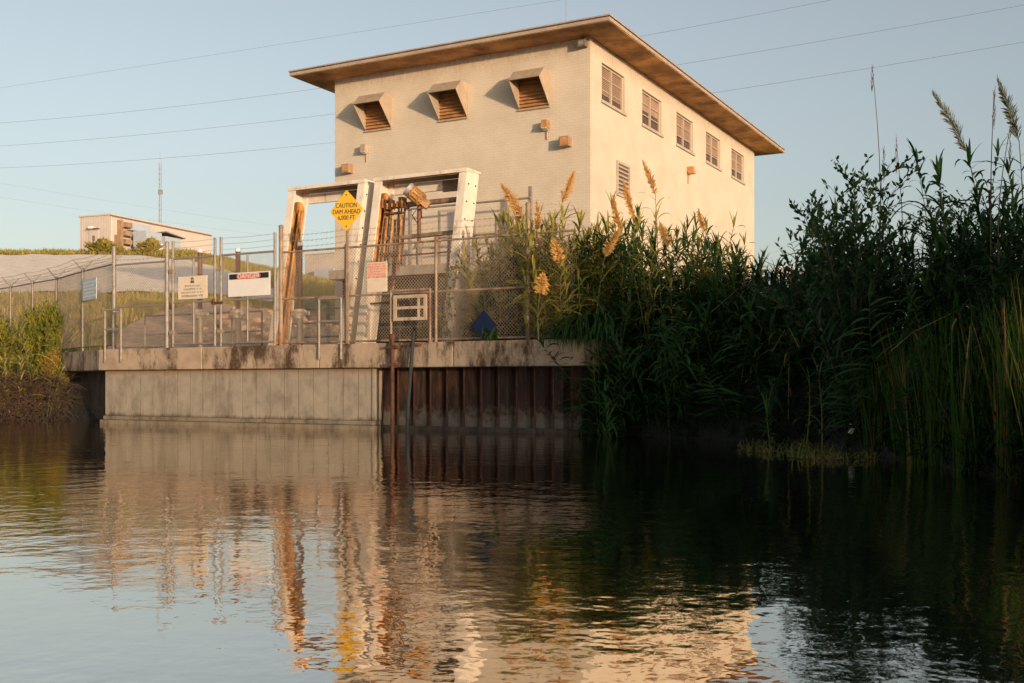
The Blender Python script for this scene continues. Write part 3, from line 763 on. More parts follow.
# ------------------------------------------------------------------ fences
def mesh_between(b, p, q_, z0, z1, pitch=.08, r=.0042):
    """woven wire between two posts as diagonal wires"""
    p = Vector(p); q_ = Vector(q_); L_ = (q_-p).length; d = (q_-p)/L_; h = z1-z0
    nrm_ = Vector((-d.y, d.x, 0))
    k = -h
    while k < L_:
        for s_ in (1, -1):
            a0 = max(0, k); a1 = min(L_, k+h)
            if a1-a0 > .02:
                zA, zB_ = a0-k, a1-k
                if s_ < 0: zA, zB_ = h-zA, h-zB_
                A = p+d*a0+Vector((0,0,z0+zA))+nrm_*.004*s_; B = p+d*a1+Vector((0,0,z0+zB_))+nrm_*.004*s_
                t_ = (B-A).normalized(); w_ = t_.cross(nrm_)*r
                n_ = nrm_*r
                b.add([A+w_, A+n_, A-w_, A-n_, B+w_, B+n_, B-w_, B-n_], [(0,1,5,4),(1,2,6,5),(2,3,7,6),(3,0,4,7)])
        k += pitch
def fence(name, label, pts, posts, h=2.22, z0=1.93, mid=True, arms=True, post_r=.035, mat='galv', extra=.45, cat='fence', bottom=True, zf=None):
    c = Vector(pts[0]); t = thing(name, label, cat, (c.x, c.y, z0))
    Q = [Vector((p.x-c.x, p.y-c.y, 0)) for p in pts]
    for i, p in enumerate(Q):
        if not posts[i]: continue
        b = MB(); hh = h+(extra if posts[i] == 2 else .03); rr = post_r*(1.5 if posts[i] == 2 else 1)
        b.tube([p-Vector((0,0,.3)), p+Vector((0,0,hh))], rr, 10)
        po = b.build('post', M[mat], t)
        b = MB(); b.lathe([(rr*1.15,0),(rr*1.15,.03),(rr*.5,.06)], p+Vector((0,0,hh)), 10); b.build('post_cap', M[mat], po)
        if arms and posts[i] == 1:
            e = Q[min(i+1, len(Q)-1)]-Q[max(i-1, 0)]; e.normalize(); nn = Vector((e.y, -e.x, 0))
            b = MB()
            for s_ in (1, -1):
                b.tube([p+Vector((0,0,h)), p+nn*.26*s_+Vector((0,0,h+.30))], .013, 6)
            b.build('arm', M[mat], po)
    for k, on in ((1, True), (.5, mid), (.03, bottom)):
        if not on: continue
        b = MB()
        for p, q_ in zip(Q[:-1], Q[1:]): b.tube([p+Vector((0,0,h*k)), q_+Vector((0,0,h*k))], .024, 8)
        b.build({1:'top_rail', .5:'middle_rail', .03:'bottom_rail'}[k], M[mat], t)
    b = MB()
    for p, q_ in zip(Q[:-1], Q[1:]): mesh_between(b, p, q_, .06, h-.01)
    b.build('chain_link', M['galv_wire'], t)
    b = MB()
    for p, q_ in zip(Q[:-1], Q[1:]):
        d = q_-p; L_ = d.length; d /= L_; nn = Vector((d.y, -d.x, 0))
        for s_, hh in ((0,.14),(0,.28),(0,.42)) if not arms else ((1,.12),(1,.21),(1,.30),(-1,.12),(-1,.21),(-1,.30)):
            off = nn*s_*hh*.87
            pp = [p+off+d*L_*f+Vector((0,0,h+hh-.04*math.sin(math.pi*f))) for f in (0,.25,.5,.75,1)]
            b.tube(pp, .004, 4, caps=False)
            x = .1
            while x < L_:
                cpt = p+off+d*x+Vector((0,0,h+hh-.04*math.sin(math.pi*x/L_)))
                for aa in (Vector((0,.025,.03)), Vector((.02,-.02,.03))): b.tube([cpt-aa, cpt+aa], .003, 3, caps=False)
                x += .14
    b.build('barbed_wire', M['galv_wire'], t)
    return t
VF = 19.78
fp = lambda px, v=VF: W(uz(px, 300, v)[0], v)
fence('chain_link_fence', 'chain link fence section between handrail hoop and the faded notice gate', [fp(114), fp(167)], [2, 2], arms=False, mat='galv')
fence('chain_link_fence', 'rusty railed chain link fence in front of the leaning frames', [fp(281), fp(346), fp(436), fp(528), fp(575)], [2, 1, 1, 2, 0], arms=False, mat='rust_fence', extra=.6)
lp = [Vector((-10.46,28.2,0)), Vector((-12.07,30.1,0)), Vector((-13.75,32.3,0)), Vector((-15.05,33.6,0)), Vector((-16.4,35,0)), Vector((-17.9,36.4,0)), Vector((-19.6,37.9,0))]
fence('chain_link_fence', 'chain link fence with barbed wire arms running back beside the yellow bush', lp, [0,1,1,1,1,1,1], arms=True, mat='galv', mid=False, z0=2.0, h=2.2)
def gate(x0, x1, label):
    p, q_ = fp(x0, VF-.02), fp(x1, VF-.02); L_ = (q_-p).length
    t = thing('chain_link_gate', label, 'gate', (p.x, p.y, 1.97), TH)
    b = MB(); h = 2.22
    for x in (0, L_): b.tube([(x,0,0),(x,0,h+.45)], .034, 8)
    for z in (.06, h*.5, h): b.tube([(0,0,z),(L_,0,z)], .026, 8)
    b.tube([(L_*.5,0,.05),(L_*.5,0,h)], .024, 8)
    b.build('gate_frame', M['galv'], t)
    b = MB(); mesh_between(b, (0,0,0), (L_,0,0), .06, h-.01); b.build('chain_link', M['galv_wire'], t)
    b = MB()
    for hh in (.14, .28, .42): b.tube([(0,0,h+hh),(L_*.5,0,h+hh-.02),(L_,0,h+hh)], .004, 4)
    b.build('barbed_wire', M['galv_wire'], t)
    b = MB()
    for z in (.35, 1.9): b.box(-.08, .05, -.05, .05, z-.05, z+.05)
    b.build('hinge', M['rust_fence'], t)
    return t, L_
g1, L1 = gate(173, 215, 'narrow chain link gate leaf carrying the faded notice board')
g2, L2 = gate(221, 275, 'wide chain link gate leaf carrying the DANGER sign')
b = MB(); b.box(L1-.06, L1+.30, -.06, -.036, 1.02, 1.08); b.tube([(L1+.02,-.07,1.0),(L1+.02,-.07,1.16)], .03, 8); b.build('latch', M['rust_dark'], g1)

# ------------------------------------------------------------------ signs
def sign_root(name, label, xa, xb, ya, yb, v):
    u0, z1 = uz(xa, ya, v); u1, _ = uz(xb, ya, v); uc, zc = uz((xa+xb)/2, (ya+yb)/2, v); _, z0 = uz((xa+xb)/2, yb, v); _, z1 = uz((xa+xb)/2, ya, v)
    t = bthing(name, label, 'sign', (u0+u1)/2, v, z0)
    return t, u1-u0, z1-z0
t, w, h = sign_root('warning_sign', 'white sign with black header reading DANGER on the chain link gate', 228, 270, 272, 296, VF-.07)
b = MB(); b.box(-w/2, w/2, 0, .02, 0, h); b.build('panel', M['sign_white'], t, bevel=.006)
b = MB(); b.box(-w/2+.04, w/2-.04, -.004, -.001, h*.72, h-.03); b.build('header', M['black'], t)
b = MB(); n = 24; cx, cz, rx, rz = 0, (h*.72+h-.03)/2, w*.29, h*.115
b.add([(cx+rx*math.copysign(abs(math.cos(2*math.pi*i/n))**.7, math.cos(2*math.pi*i/n)), -.007, cz+rz*math.copysign(abs(math.sin(2*math.pi*i/n))**.8, math.sin(2*math.pi*i/n))) for i in range(n)], [tuple(range(n))]); b.build('red_oval', M['red'], t)
text('lettering', 'DANGER', .165, M['sign_white'], t, (0, -.012, cz), squash=1.05)
t, w, h = sign_root('notice_sign', 'faded cream notice board with small emblem and four lines of worn lettering', 178, 207, 276, 299, VF-.07)
b = MB(); b.box(-w/2, w/2, 0, .02, 0, h); b.build('panel', M['sign_pale'], t, bevel=.006)
b = MB(); cz = h*.82
b.box(-.06, .06, -.006, -.001, cz-.07, cz-.02); b.box(-.035, -.015, -.006, -.001, cz-.02, cz+.03); b.box(.015, .035, -.006, -.001, cz-.02, cz+.03); b.box(-.06, .06, -.006, -.001, cz+.031, cz+.05); b.box(-.02, .02, -.006, -.001, cz+.055, cz+.075)
b.build('emblem', M['brown_ink'], t)
rnd = random.Random(5); b = MB()          # lettering too worn to read: rows of letter-high strokes
for ln, (wf, zc) in enumerate(((.5,.57),(.6,.43),(.76,.29),(.74,.14))):
    x = -w*wf/2
    while x < w*wf/2:
        lw = rnd.uniform(.018,.03); hh = rnd.choice((.035,.045,.045))
        kind = rnd.randint(0,3); z_ = h*zc
        b.box(x, x+.007, -.005, -.001, z_-hh/2, z_+hh/2)
        if kind != 1: b.box(x+.008, x+lw, -.005, -.001, z_+hh/2-.009, z_+hh/2)
        if kind > 1: b.box(x+.008, x+lw, -.005, -.001, z_-hh/2, z_-hh/2+.009)
        x += lw+.013
        if rnd.random() < .17: x += .035
b.build('lettering', M['brown_ink'], t)
t, w, h = sign_root('regulation_sign', 'small white sign with faded red print on fence below the caution diamond', 367, 387, 262, 292, VF-.07)
b = MB(); b.box(-w/2, w/2, 0, .02, 0, h); b.build('panel', M['sign_pale'], t, bevel=.006)
b = MB(); rnd = random.Random(9)
for ln in range(6):
    z_ = h*(.93-.082*ln); hh = h*.055; x = -w/2+.03
    while x < w/2-.04:
        lw = rnd.uniform(.024,.045)
        b.box(x, x+.011, -.005, -.001, z_-hh/2, z_+hh/2); b.box(x+.012, x+lw, -.005, -.001, z_+hh/2-.012, z_+hh/2)
        if rnd.random() < .7: b.box(x+.012, x+lw, -.005, -.001, z_-hh/2, z_-hh/2+.012)
        if rnd.random() < .5: b.box(x+lw+.001, x+lw+.010, -.005, -.001, z_-hh/2, z_+hh/2)
        x += lw+.02
b.box(-w/2+.02, w/2-.02, -.004, -.001, h*.57, h*.585); b.box(-w/2+.02, w/2-.02, -.004, -.001, h*.475, h*.489)
b.build('red_lettering', M['red_faded'], t)
b = MB()
for ln in range(4):
    z_ = h*(.38-.085*ln); x = -w/2+.04
    while x < w/2-.06:
        lw = rnd.uniform(.02,.035); b.box(x, x+.006, -.005, -.001, z_-.014, z_+.014); b.box(x+.007, x+lw, -.005, -.001, z_+.006, z_+.014); x += lw+.014
b.build('small_lettering', M['sign_pale'], t)
# yellow diamond
VS = VF-.10
uc, zc = uz(346.5, 210.5, VS); hd = .475
t = bthing('caution_sign', 'yellow diamond sign reading CAUTION DAM AHEAD 6,000 FT on a fence post', 'sign', uc, VS, 1.93)
zc -= 1.93
b = MB(); rr = .035; pr_ = []
for k in range(4):
    an = math.pi/2*k; ax = Vector((math.sin(an), 0, math.cos(an)))
    for j in range(-2, 3):
        a2 = an+j*math.pi/8
        cen = ax*(hd-rr*1.414); pr_.append((cen.x+rr*math.sin(a2), cen.z+rr*math.cos(a2)+zc))
n = len(pr_)
b.add([(x,0,z) for x,z in pr_]+[(x,.006,z) for x,z in pr_], [tuple(range(n)), tuple(range(n,2*n))[::-1]]+[(i,(i+1)%n,n+(i+1)%n,n+i) for i in range(n)])
b.build('panel', M['sign_yellow'], t)
for s_, dz in (('CAUTION', .115), ('DAM AHEAD', -.03), ('6,000 FT', -.165)):
    text('lettering', s_, .148, M['brown_ink'], t, (0, -.005, zc+dz), roll=R(2.5), squash=.92)
b = MB()
for dz in (.36, -.36): b.tube([(0,-.012,zc+dz),(0,0,zc+dz)], .016, 8)
b.build('bolt', M['rust_dark'], t)
b = MB(); b.box(-.03, .03, .008, .05, -.35, zc+.40); b.build('post', M['rust_fence'], t)
# blue diamond
t = bthing('blue_sign', 'plain dark blue diamond board standing on the wall cap among weeds', 'sign', uz(485, 340, 19.72)[0], 19.66, 1.93)
b = MB(); hw, hh = .30, .335
b.add([(0,0,0),(hw,0,hh),(0,0,2*hh),(-hw,0,hh),(0,.015,0),(hw,.015,hh),(0,.015,2*hh),(-hw,.015,hh)], [(0,1,2,3),(7,6,5,4),(0,4,5,1),(1,5,6,2),(2,6,7,3),(3,7,4,0)])
b.build('panel', M['blue'], t)
b = MB(); b.box(-.02, .02, .017, .05, -.05, 2*hh-.05); b.build('support', M['galv'], t)
# pale blue sign on the left fence
p, q_ = lp[1], lp[0]; e = (q_-p).normalized()
t = thing('fence_sign', 'pale blue rectangular sign wired to the fence running back', 'sign', p+e*.15+Vector((0,0,3.35)), math.atan2(e.y, e.x))
b = MB(); b.box(.05, 1.15, -.08, -.06, 0, .58); b.build('panel', M['sign_bluewhite'], t)
b = MB()
for k in range(5): b.box(.12, 1.08-.1*(k % 2), -.084, -.081, .08+k*.095, .125+k*.095)
b.build('faded_lines', M['sign_white'], t)

# ------------------------------------------------------------------ far metal building on the hill
YM = 100.0
c0 = P(111, 258, YM); zg = Hs(c0.x, c0.y)
mb = thing('metal_building', 'beige ribbed metal building with ducts on the grassy hilltop', 'building', (c0.x, c0.y, zg-.5), TH+R(6))
hM = 1+(HY-215)*YM/F-zg+.5
wM, dM = 3.75, 14.6
def ribbed(b, p, q_, z0, z1, pitch=.3, dep=.012):
    p = Vector(p); q_ = Vector(q_); L_ = (q_-p).length; d = (q_-p)/L_; nn = Vector((d.y, -d.x, 0)); pts_ = []; x = 0
    while x < L_:
        for f, o_ in ((0,0),(.55,0),(.7,1),(.85,1)):
            xx = min(L_, x+f*pitch); pts_.append(p+d*xx+nn*dep*o_)
        x += pitch
    pts_.append(q_)
    vs_ = [v_+Vector((0,0,z)) for v_ in pts_ for z in (z0, z1)]
    b.add(vs_, [(2*i, 2*i+2, 2*i+3, 2*i+1) for i in range(len(pts_)-1)])
b = MB(); ribbed(b, (-wM,0,0), (0,0,0), 0, hM); ribbed(b, (0,0,0), (0,dM,0), 0, hM, .45)
b.add([(0,dM,0),(-wM,dM,0),(-wM,dM,hM),(0,dM,hM)], [(0,1,2,3)]); b.add([(-wM,dM,0),(-wM,0,0),(-wM,0,hM),(-wM,dM,hM)], [(0,1,2,3)])
b.build('wall', M['metal_wall'], mb)
b = MB(); b.box(-wM-.12, .12, -.12, dM+.12, hM+.003, hM+.14); b.build('roof', M['metal_wall'], mb)
b = MB(); b.box(.035, .10, -.1, dM, hM-.12, hM-.003); b.build('gutter', M['metal_dark'], mb)
b = MB(); b.box(-2.55, -1.45, -.10, -.035, .5, 2.75); d_ = b.build('door', M['metal_wall'], mb)
b = MB(); b.box(-2.15, -1.85, -.115, -.102, 1.75, 2.25); b.build('door_window', M['metal_dark'], d_)
b = MB(); b.box(-2.75, -1.3, -.35, -.04, 2.86, 2.92); b.build('canopy', M['metal_dark'], d_)
b = MB(); b.box(-2.5, -2.1, -.3, -.04, hM-1.25, hM-.95); b.build('lamp', M['white'], mb)
b = MB(); b.box(-.02, .04, -.04, .06, 0, hM-.01); b.build('corner_trim', M['white_old'], mb)
b = MB()
for z in (1.5, 2.3, 3.1): b.box(.05, .75, 1.1, 2.0, z, z+.45)
b.box(.05, .5, .75, 1.08, .6, hM-.35); b.box(.05, .8, .4, .74, .6, 2.3); b.build('duct', M['brown_duct'], mb)
b = MB(); b.box(.05, .6, 2.0, 4.6, hM-1.15, hM-.45); b.build('duct_cowl', M['blue_grey'], mb)
ac_pos = [(.9, 2.05, 2.2, 'blue grey air unit on a brown base beside the beige metal building', 1.5), (.9, 4.75, 2.4, 'blue grey unit with dark sloping lid beside the beige metal building', 1.35)]
for i, (x, y, w_, lab, hh) in enumerate(ac_pos):
    cw = math.cos(TH+R(6)); sw = math.sin(TH+R(6))
    px_, py_ = c0.x+x*cw-y*sw, c0.y+x*sw+y*cw
    t = thing('air_unit', lab, 'air unit', (px_, py_, Hs(px_, py_)), TH+R(6))
    b = MB(); b.box(0, 1.4, 0, 2.1, -.3, .7); b.build('base', M['brown_duct'], t)
    b = MB(); b.box(-.05, 1.45, -.05, 2.15, .703, .7+hh); b.build('cabinet', M['blue_grey'], t)
    b = MB()
    if i: b.prism([(-.2,.7+hh+.3),(2.6,.7+hh+.02),(2.6,.7+hh+.1),(-.2,.7+hh+.42)], -.2, 1.7)
    else: b.box(-.1, 1.5, 1.6, 2.2, .3, 1.2)
    b.build('lid' if i else 'side_box', M['metal_dark'] if i else M['white'], t)
# lattice mast behind it
p = P(160, 256, 125.0); zg = Hs(p.x, p.y)
t = thing('radio_mast', 'slender lattice radio mast rising behind the beige metal building', 'mast', (p.x, p.y, zg))
hm = 1+(HY-163)*125/F-zg
b = MB(); tri = [Vector((.16*math.cos(a), .16*math.sin(a), 0)) for a in (0, 2.094, 4.189)]
for q_ in tri: b.tube([q_, q_+Vector((0,0,hm))], .022, 5)
k = 0; z = 0
while z < hm-.6:
    for i in range(3): b.tube([tri[i]+Vector((0,0,z)), tri[(i+1) % 3]+Vector((0,0,z+.6))], .010, 4)
    z += .6
b.build('lattice', M['galv'], t)
b = MB(); b.tube([(0,0,hm),(0,0,hm+1.2)], .02, 5); b.box(-.2, .3, -.05, .05, hm*.72, hm*.72+.5); b.build('antenna', M['galv'], t)
# small pale shed seen between the frame legs
p = P(318, 283, 105); zg = Hs(p.x, p.y)
t = thing('metal_shed', 'small pale metal shed seen through the empty white frame', 'shed', (p.x, p.y, zg-.3), TH)
hS = 1+(HY-254)*105/F-zg+.3
b = MB(); ribbed(b, (-1.6,0,0), (3.2,0,0), 0, hS); ribbed(b, (3.2,0,0), (3.2,6,0), 0, hS); ribbed(b, (-1.6,6,0), (-1.6,0,0), 0, hS); b.build('wall', M['metal_wall'], t)
b = MB(); b.box(-1.7, 3.3, -.15, 6.1, hS, hS+.12); b.build('roof', M['white_old'], t)
b = MB(); b.box(.2, 2.6, -.9, -.1, .3, 1.8); b.build('cooling_cabinet', M['blue_grey'], t)
# guard rail and box in the distance on the right
t = rails('far_railing', 'pale distant pipe railing glimpsed over the reeds beside the powerhouse', [P(x, 268, 46)*1 for x in (762, 775, 788, 801, 814)], .62, (1, .5), M['steel_grey'], r=.03, z0=1+(HY-280)*46/F)
b = MB(); b.box(.9, 1.6, .8, 1.6, -.4, .75); b.build('junction_box', M['sign_bluewhite'], t)
# ------------------------------------------------------------------ power lines
def cable(pts, label, r=.03):
    t = MB(); c = Vector(pts[0]); n = 40
    # quadratic through three points
    A, B_, C_ = [Vector(p) for p in pts]
    q_ = []
    for i in range(n+1):
        s = -0.12+1.24*i/n
        q_.append(A*((s-.5)*(s-1)*2)+B_*(-4*s*(s-1))+C_*(2*s*(s-.5))-c)
    t.tube(q_, r, 5)
    o = t.build('power_line', M['wire'], None, c)
    return tag(o, label, 'power line', 'power lines across the sky')
for yl, ym, yr, lab, r in ((88,36,-74,'faintest uppermost power line passing above the flat roof',.010), (123,86.5,-40,'second highest power line meeting the sky left of the roof corner',.013),
                        (146,114,5,'middle power line reaching the building just below the roof corner',.013), (168,142.5,42,'lowest of the bold power lines crossing the sky',.013)):
    Yl, Yr = 120, 76
    xm = 333; s = None
    A = P(0, yl, Yl); C_ = P(1024, yr, Yr)
    # middle depth where the plan line meets the bearing xm
    a = (xm-CX)/F; dx, dy = C_.x-A.x, C_.y-A.y
    s = (a*A.y-A.x)/(dx-a*dy); Ym = A.y+s*dy
    Bm = P(xm, ym, Ym)
    # height at s -> convert to parabola value at .5
    f = lambda s_: None
    zlin = A.z+(C_.z-A.z)*s; k = (Bm.z-zlin)/(s*(1-s))
    mid = (A+C_)/2; mid.z = (A.z+C_.z)/2+k*.25
    cable((A, mid, C_), lab, r)
for yl, yr, lab in ((183,243,'faint far power line sloping down above the metal building'),(197,252,'faint lower far power line just above the metal building roof')):
    A = P(0, yl, 150); C_ = P(420, yr, 210); mid = (A+C_)/2; mid.z -= .6
    cable((A, mid, C_), lab, .009)

# ------------------------------------------------------------------ vegetation generators
def strap(b, base, dir_h, up0, length, width, droop, mi=0, seg=5, twist=0.0, rnd=random):
    """arching strap leaf"""
    dir_h = Vector(dir_h).normalized(); p = Vector(base); ang = up0
    side = Vector((-dir_h.y, dir_h.x, 0)); pts_ = []; st = length/seg
    for i in range(seg+1):
        f = i/seg; w = width*(1-f)**.7*(.6+.9*min(f*3, 1))*.55
        tw = twist*f; s2 = side*math.cos(tw)+Vector((0,0,1))*math.sin(tw)
        pts_.append((p-s2*w, p+s2*w))
        p = p+(dir_h*math.cos(ang)+Vector((0,0,1))*math.sin(ang))*st
        ang -= droop/seg*(.5+f)
    vs = [q_ for pr2 in pts_ for q_ in pr2]
    b.add(vs, [(2*i, 2*i+1, 2*i+3, 2*i+2) for i in range(seg)], mi, True)

def plume_mesh(b, base, axis, length, rad, rnd, n=260):
    """one-sided feathery panicle: thin drooping strands along a bent rachis"""
    axis = Vector(axis).normalized(); lee = Vector((rnd.uniform(-1,1), rnd.uniform(-.4,.4), 0)).normalized()
    sx_ = axis.cross(Vector((0,1,.2))).normalized(); sy_ = axis.cross(sx_)
    bend_ = rnd.uniform(.06,.22)*length
    C_ = lambda f: Vector(base)+axis*length*.88*f+lee*bend_*f*f
    b.tube([C_(k/6) for k in range(7)], .006, 4, r1=.002, caps=False)
    for i in range(n):
        f = rnd.random()**.85; an = rnd.uniform(0, 6.283)
        o_ = (sx_*math.cos(an)+sy_*math.sin(an)+lee*.45).normalized()
        rl = rad*(math.sin(math.pi*min(1, .22+f*.76))**.9+.12)*rnd.uniform(.35,1.2)
        c = C_(f); up_ = axis*length*rnd.uniform(.07,.17)
        m_ = c+o_*rl*.55+up_*.65; tip = c+o_*rl+up_-Vector((0,0,1))*rl*rnd.uniform(0,.45)
        w = axis.cross(o_)*rnd.uniform(.002,.0045)
        b.add([c-w*.4, c+w*.4, m_+w, tip, m_-w], [(0,1,2,3,4)])

def reed_geo(rnd, bl, bs, H, nleaf, lean, az, low, lw, ll, tuft=True, xf=None, ml=0, ms_=0):
    d = Vector((math.cos(az), math.sin(az), 0))
    kink = rnd.uniform(-.04,.04)*H
    P_ = lambda f: d*(lean*H*f*f)+Vector((kink*math.sin(3*f), 0, H*f))
    n0, m0 = len(bl.v), len(bs.v)
    bs.tube([P_(f/8) for f in range(9)], .014, 6 if xf is None else 4, r1=.005, caps=False, mi=ms_)
    n0 = len(bl.v) if bl is bs else n0
    ph = rnd.uniform(0, 6.28)
    for i in range(nleaf):
        f = low+(1-low)*(i/nleaf)
        if rnd.random() < .07: continue
        an = ph+math.pi*i+rnd.uniform(-.7,.7)
        s_ = (.65+.5*math.sin(math.pi*min(1, f*1.1)))*(1 if f < .85 else .75)
        strap(bl, P_(f), (math.cos(an), math.sin(an), 0), rnd.uniform(.5,1.1), rnd.uniform(*ll)*s_*rnd.choice((.6,1,1,1.1)), lw*rnd.uniform(.7,1.25), rnd.uniform(1.3,3.2), twist=rnd.uniform(-.9,.9), rnd=rnd, mi=ml)
    if tuft:
        for i in range(5):
            an = rnd.uniform(0, 6.28); strap(bl, P_(1), (math.cos(an), math.sin(an), 0), 1.35, rnd.uniform(.3,.6), lw*.8, rnd.uniform(.5,1.2), rnd=rnd, mi=ml)
    if xf is not None:
        st = m0 if bl is bs else None
        if bl is bs:
            for k in range(m0, len(bl.v)): bl.v[k] = tuple(xf @ Vector(bl.v[k]))
    return P_, d

def make_reed(seed, H=3.6, nleaf=30, mats=('reed_leaf','reed_stem_dark'), plume=None, lean=.10, label='', cat='reed', low=.08, group=None, lw=.062, ll=(.6,1.1), bend=None):
    rnd = random.Random(seed)
    t = thing('giant_reed', label, cat, (0,0,0), 0, group)
    az = rnd.uniform(0, 6.28) if bend is None else bend
    bl, bs = MB(), MB()
    P_, d = reed_geo(rnd, bl, bs, H, nleaf, lean, az, low, lw, ll, not plume)
    bs.build('stem', M[mats[1]], t); bl.build('leaves', M[mats[0]], t)
    if plume:
        b = MB(); ax = (P_(1)-P_(.95)).normalized()+d*.15
        plume_mesh(b, P_(.99), ax, plume[0], plume[1], rnd, n=plume[3] if len(plume) > 3 else 260); b.build('plume', M[plume[2]], t)
    return t

def make_shrub(name, label, cat, seed, H, spread, mats, nbr=9, leaf=(.05,.02), nl=26, sub=4, group=None):
    rnd = random.Random(seed); t = thing(name, label, cat, (0,0,0), 0, group)
    bw = MB(); bl = MB()
    def leaves(p, d, n, L_):
        for i in range(n):
            f = (i+.5)/n; c = p+d*L_*f
            an = rnd.uniform(0, 6.28); el = rnd.uniform(-.2,.9)
            o_ = Vector((math.cos(an)*math.cos(el), math.sin(an)*math.cos(el), math.sin(el)))*.7+d*.5; o_.normalize()
            ll_ = leaf[0]*rnd.uniform(.7,1.3); w = o_.cross(Vector((rnd.uniform(-1,1), rnd.uniform(-1,1), rnd.uniform(-.2,1)))).normalized()*leaf[1]
            bl.add([c, c+o_*ll_*.5+w, c+o_*ll_, c+o_*ll_*.5-w], [(0,1,2,3)])
    for k in range(nbr):
        az = rnd.uniform(0, 6.28); r_ = spread*rnd.uniform(.25,1); h = H*rnd.uniform(.6,1.0)*(1-.25*(r_/spread)**2)
        p0_ = Vector((rnd.uniform(-.1,.1)*spread, rnd.uniform(-.1,.1)*spread, 0)); p1_ = Vector((math.cos(az)*r_, math.sin(az)*r_, h))
        mid_ = (p0_+p1_)/2+Vector((0,0,.12*H))
        q_ = [p0_*((1-f)**2)+mid_*(2*f*(1-f))+p1_*(f*f) for f in [i/7 for i in range(8)]]
        bw.tube(q_, .016, 5, r1=.004, caps=False)
        for i in range(2, 8):
            d = (q_[i]-q_[i-1]).normalized()
            leaves(q_[i-1], d, 5, (q_[i]-q_[i-1]).length)
            for s_ in range(sub):
                a2 = rnd.uniform(0, 6.28); tw = (d*.7+Vector((math.cos(a2), math.sin(a2), rnd.uniform(-.1,.6)))*.8).normalized(); L_ = H*rnd.uniform(.08,.2)
                bw.tube([q_[i], q_[i]+tw*L_], .005, 4, r1=.002, caps=False)
                leaves(q_[i], tw, nl, L_*1.1)
    bw.build('branches', M[mats[1]], t); bl.build('foliage', M[mats[0]], t)
    return t

def shoreY(px): return float(np.interp(px, [560,590,650,740,800,880,950,1010,1100], [22.0,21.3,20.6,19.1,18.2,15.3,12.8,11.3,9.6]))
TOPX = [470,500,520,545,560,580,600,620,640,655,680,700,720,740,760,775,795,805,815,830,850,870,890,905,925,940,960,985,1000,1015,1030,1080]
TOPY = [262,226,215,222,214,228,228,202,198,204,220,216,222,228,236,252,264,258,215,196,190,206,214,222,214,206,206,212,204,192,180,170]
def topY(px): return float(np.interp(px, TOPX, TOPY))

# ------------------------------------------------------------------ reeds on the right bank
rr_ = random.Random(21)
DARK = 'dark green giant reed in the shaded thicket on the right bank'
FRONT = 'drooping green reed overhanging the water at the foot of the thicket'
TALL = 'tall dark reed standing against the sky above the right bank'
protos = [make_reed(100+i, nleaf=26+3*i, label=DARK, group='reeds of the shaded thicket', lean=.06+.05*i, bend=0) for i in range(5)]
for p_ in protos: pass
used = [False]*5
def put(kind, label, group, X, Y, top, tilt=0, tdir=0, z=None):
    r0 = protos[kind]; zb_ = Hs(X, Y)-.05 if z is None else z
    h = max(.8, top-zb_); s = h/3.9/max(.5, math.cos(tilt))
    sw = max(.75, min(1.25, s))
    t = r0 if not used[kind] else dup(r0)
    used[kind] = True
    t.location = (X, Y, zb_); t['label'] = label; t['group'] = group
    t.scale = (sw, sw, s)
    m3 = Matrix.Rotation(tdir, 3, 'Z') @ Matrix.Rotation(tilt, 3, 'Y') @ Matrix.Rotation(-tdir+rr_.uniform(0, 6.28), 3, 'Z')
    t.rotation_euler = m3.to_euler()
    return t
n = 0
while n < 84:                                   # back and middle of the thicket
    px = rr_.uniform(588, 1060) if n % 4 else rr_.uniform(715, 850); off = rr_.uniform(1.2, 7.5)
    Y = shoreY(px)+off; X = (px-CX)/F*Y
    if W(0,0).x is None: continue
    ty = topY(px)+abs(rr_.gauss(0, 26))+(7.5-off)*5
    top = 1+(HY-ty)*Y/F
    if px < 800 and off > 5.5 and 768 < px: continue
    put(rr_.randrange(5), DARK, 'reeds of the shaded thicket', X, Y, top, rr_.uniform(0,.16), rr_.uniform(0, 6.28)); n += 1
n = 0
while n < 74:                                    # front fringe leaning over the water
    px = rr_.uniform(578, 930) if n % 4 else rr_.uniform(578, 690); off = rr_.uniform(-.05, 1.1)
    Y = shoreY(px)+off; X = (px-CX)/F*Y
    ty = rr_.uniform(285, 395)
    top = 1+(HY-ty)*Y/F
    put(rr_.randrange(5), FRONT, 'reeds drooping over the water', X, Y, top, rr_.uniform(.15,.65), math.atan2(-Y, -X)+rr_.uniform(-.9,.9)); n += 1
for px, ty in ((908,188),(926,146),(934,160),(948,168),(960,160),(973,152),(986,192),(1004,200),(1013,168),(1022,150),(1034,160)):   # crowns against the sky
    Y = shoreY(px)+rr_.uniform(2.2, 4.5)
    put(rr_.randrange(5), TALL, 'tall reeds against the sky', (px-CX)/F*Y, Y, 1+(HY-ty)*Y/F, rr_.uniform(0,.14), rr_.uniform(0, 6.28))

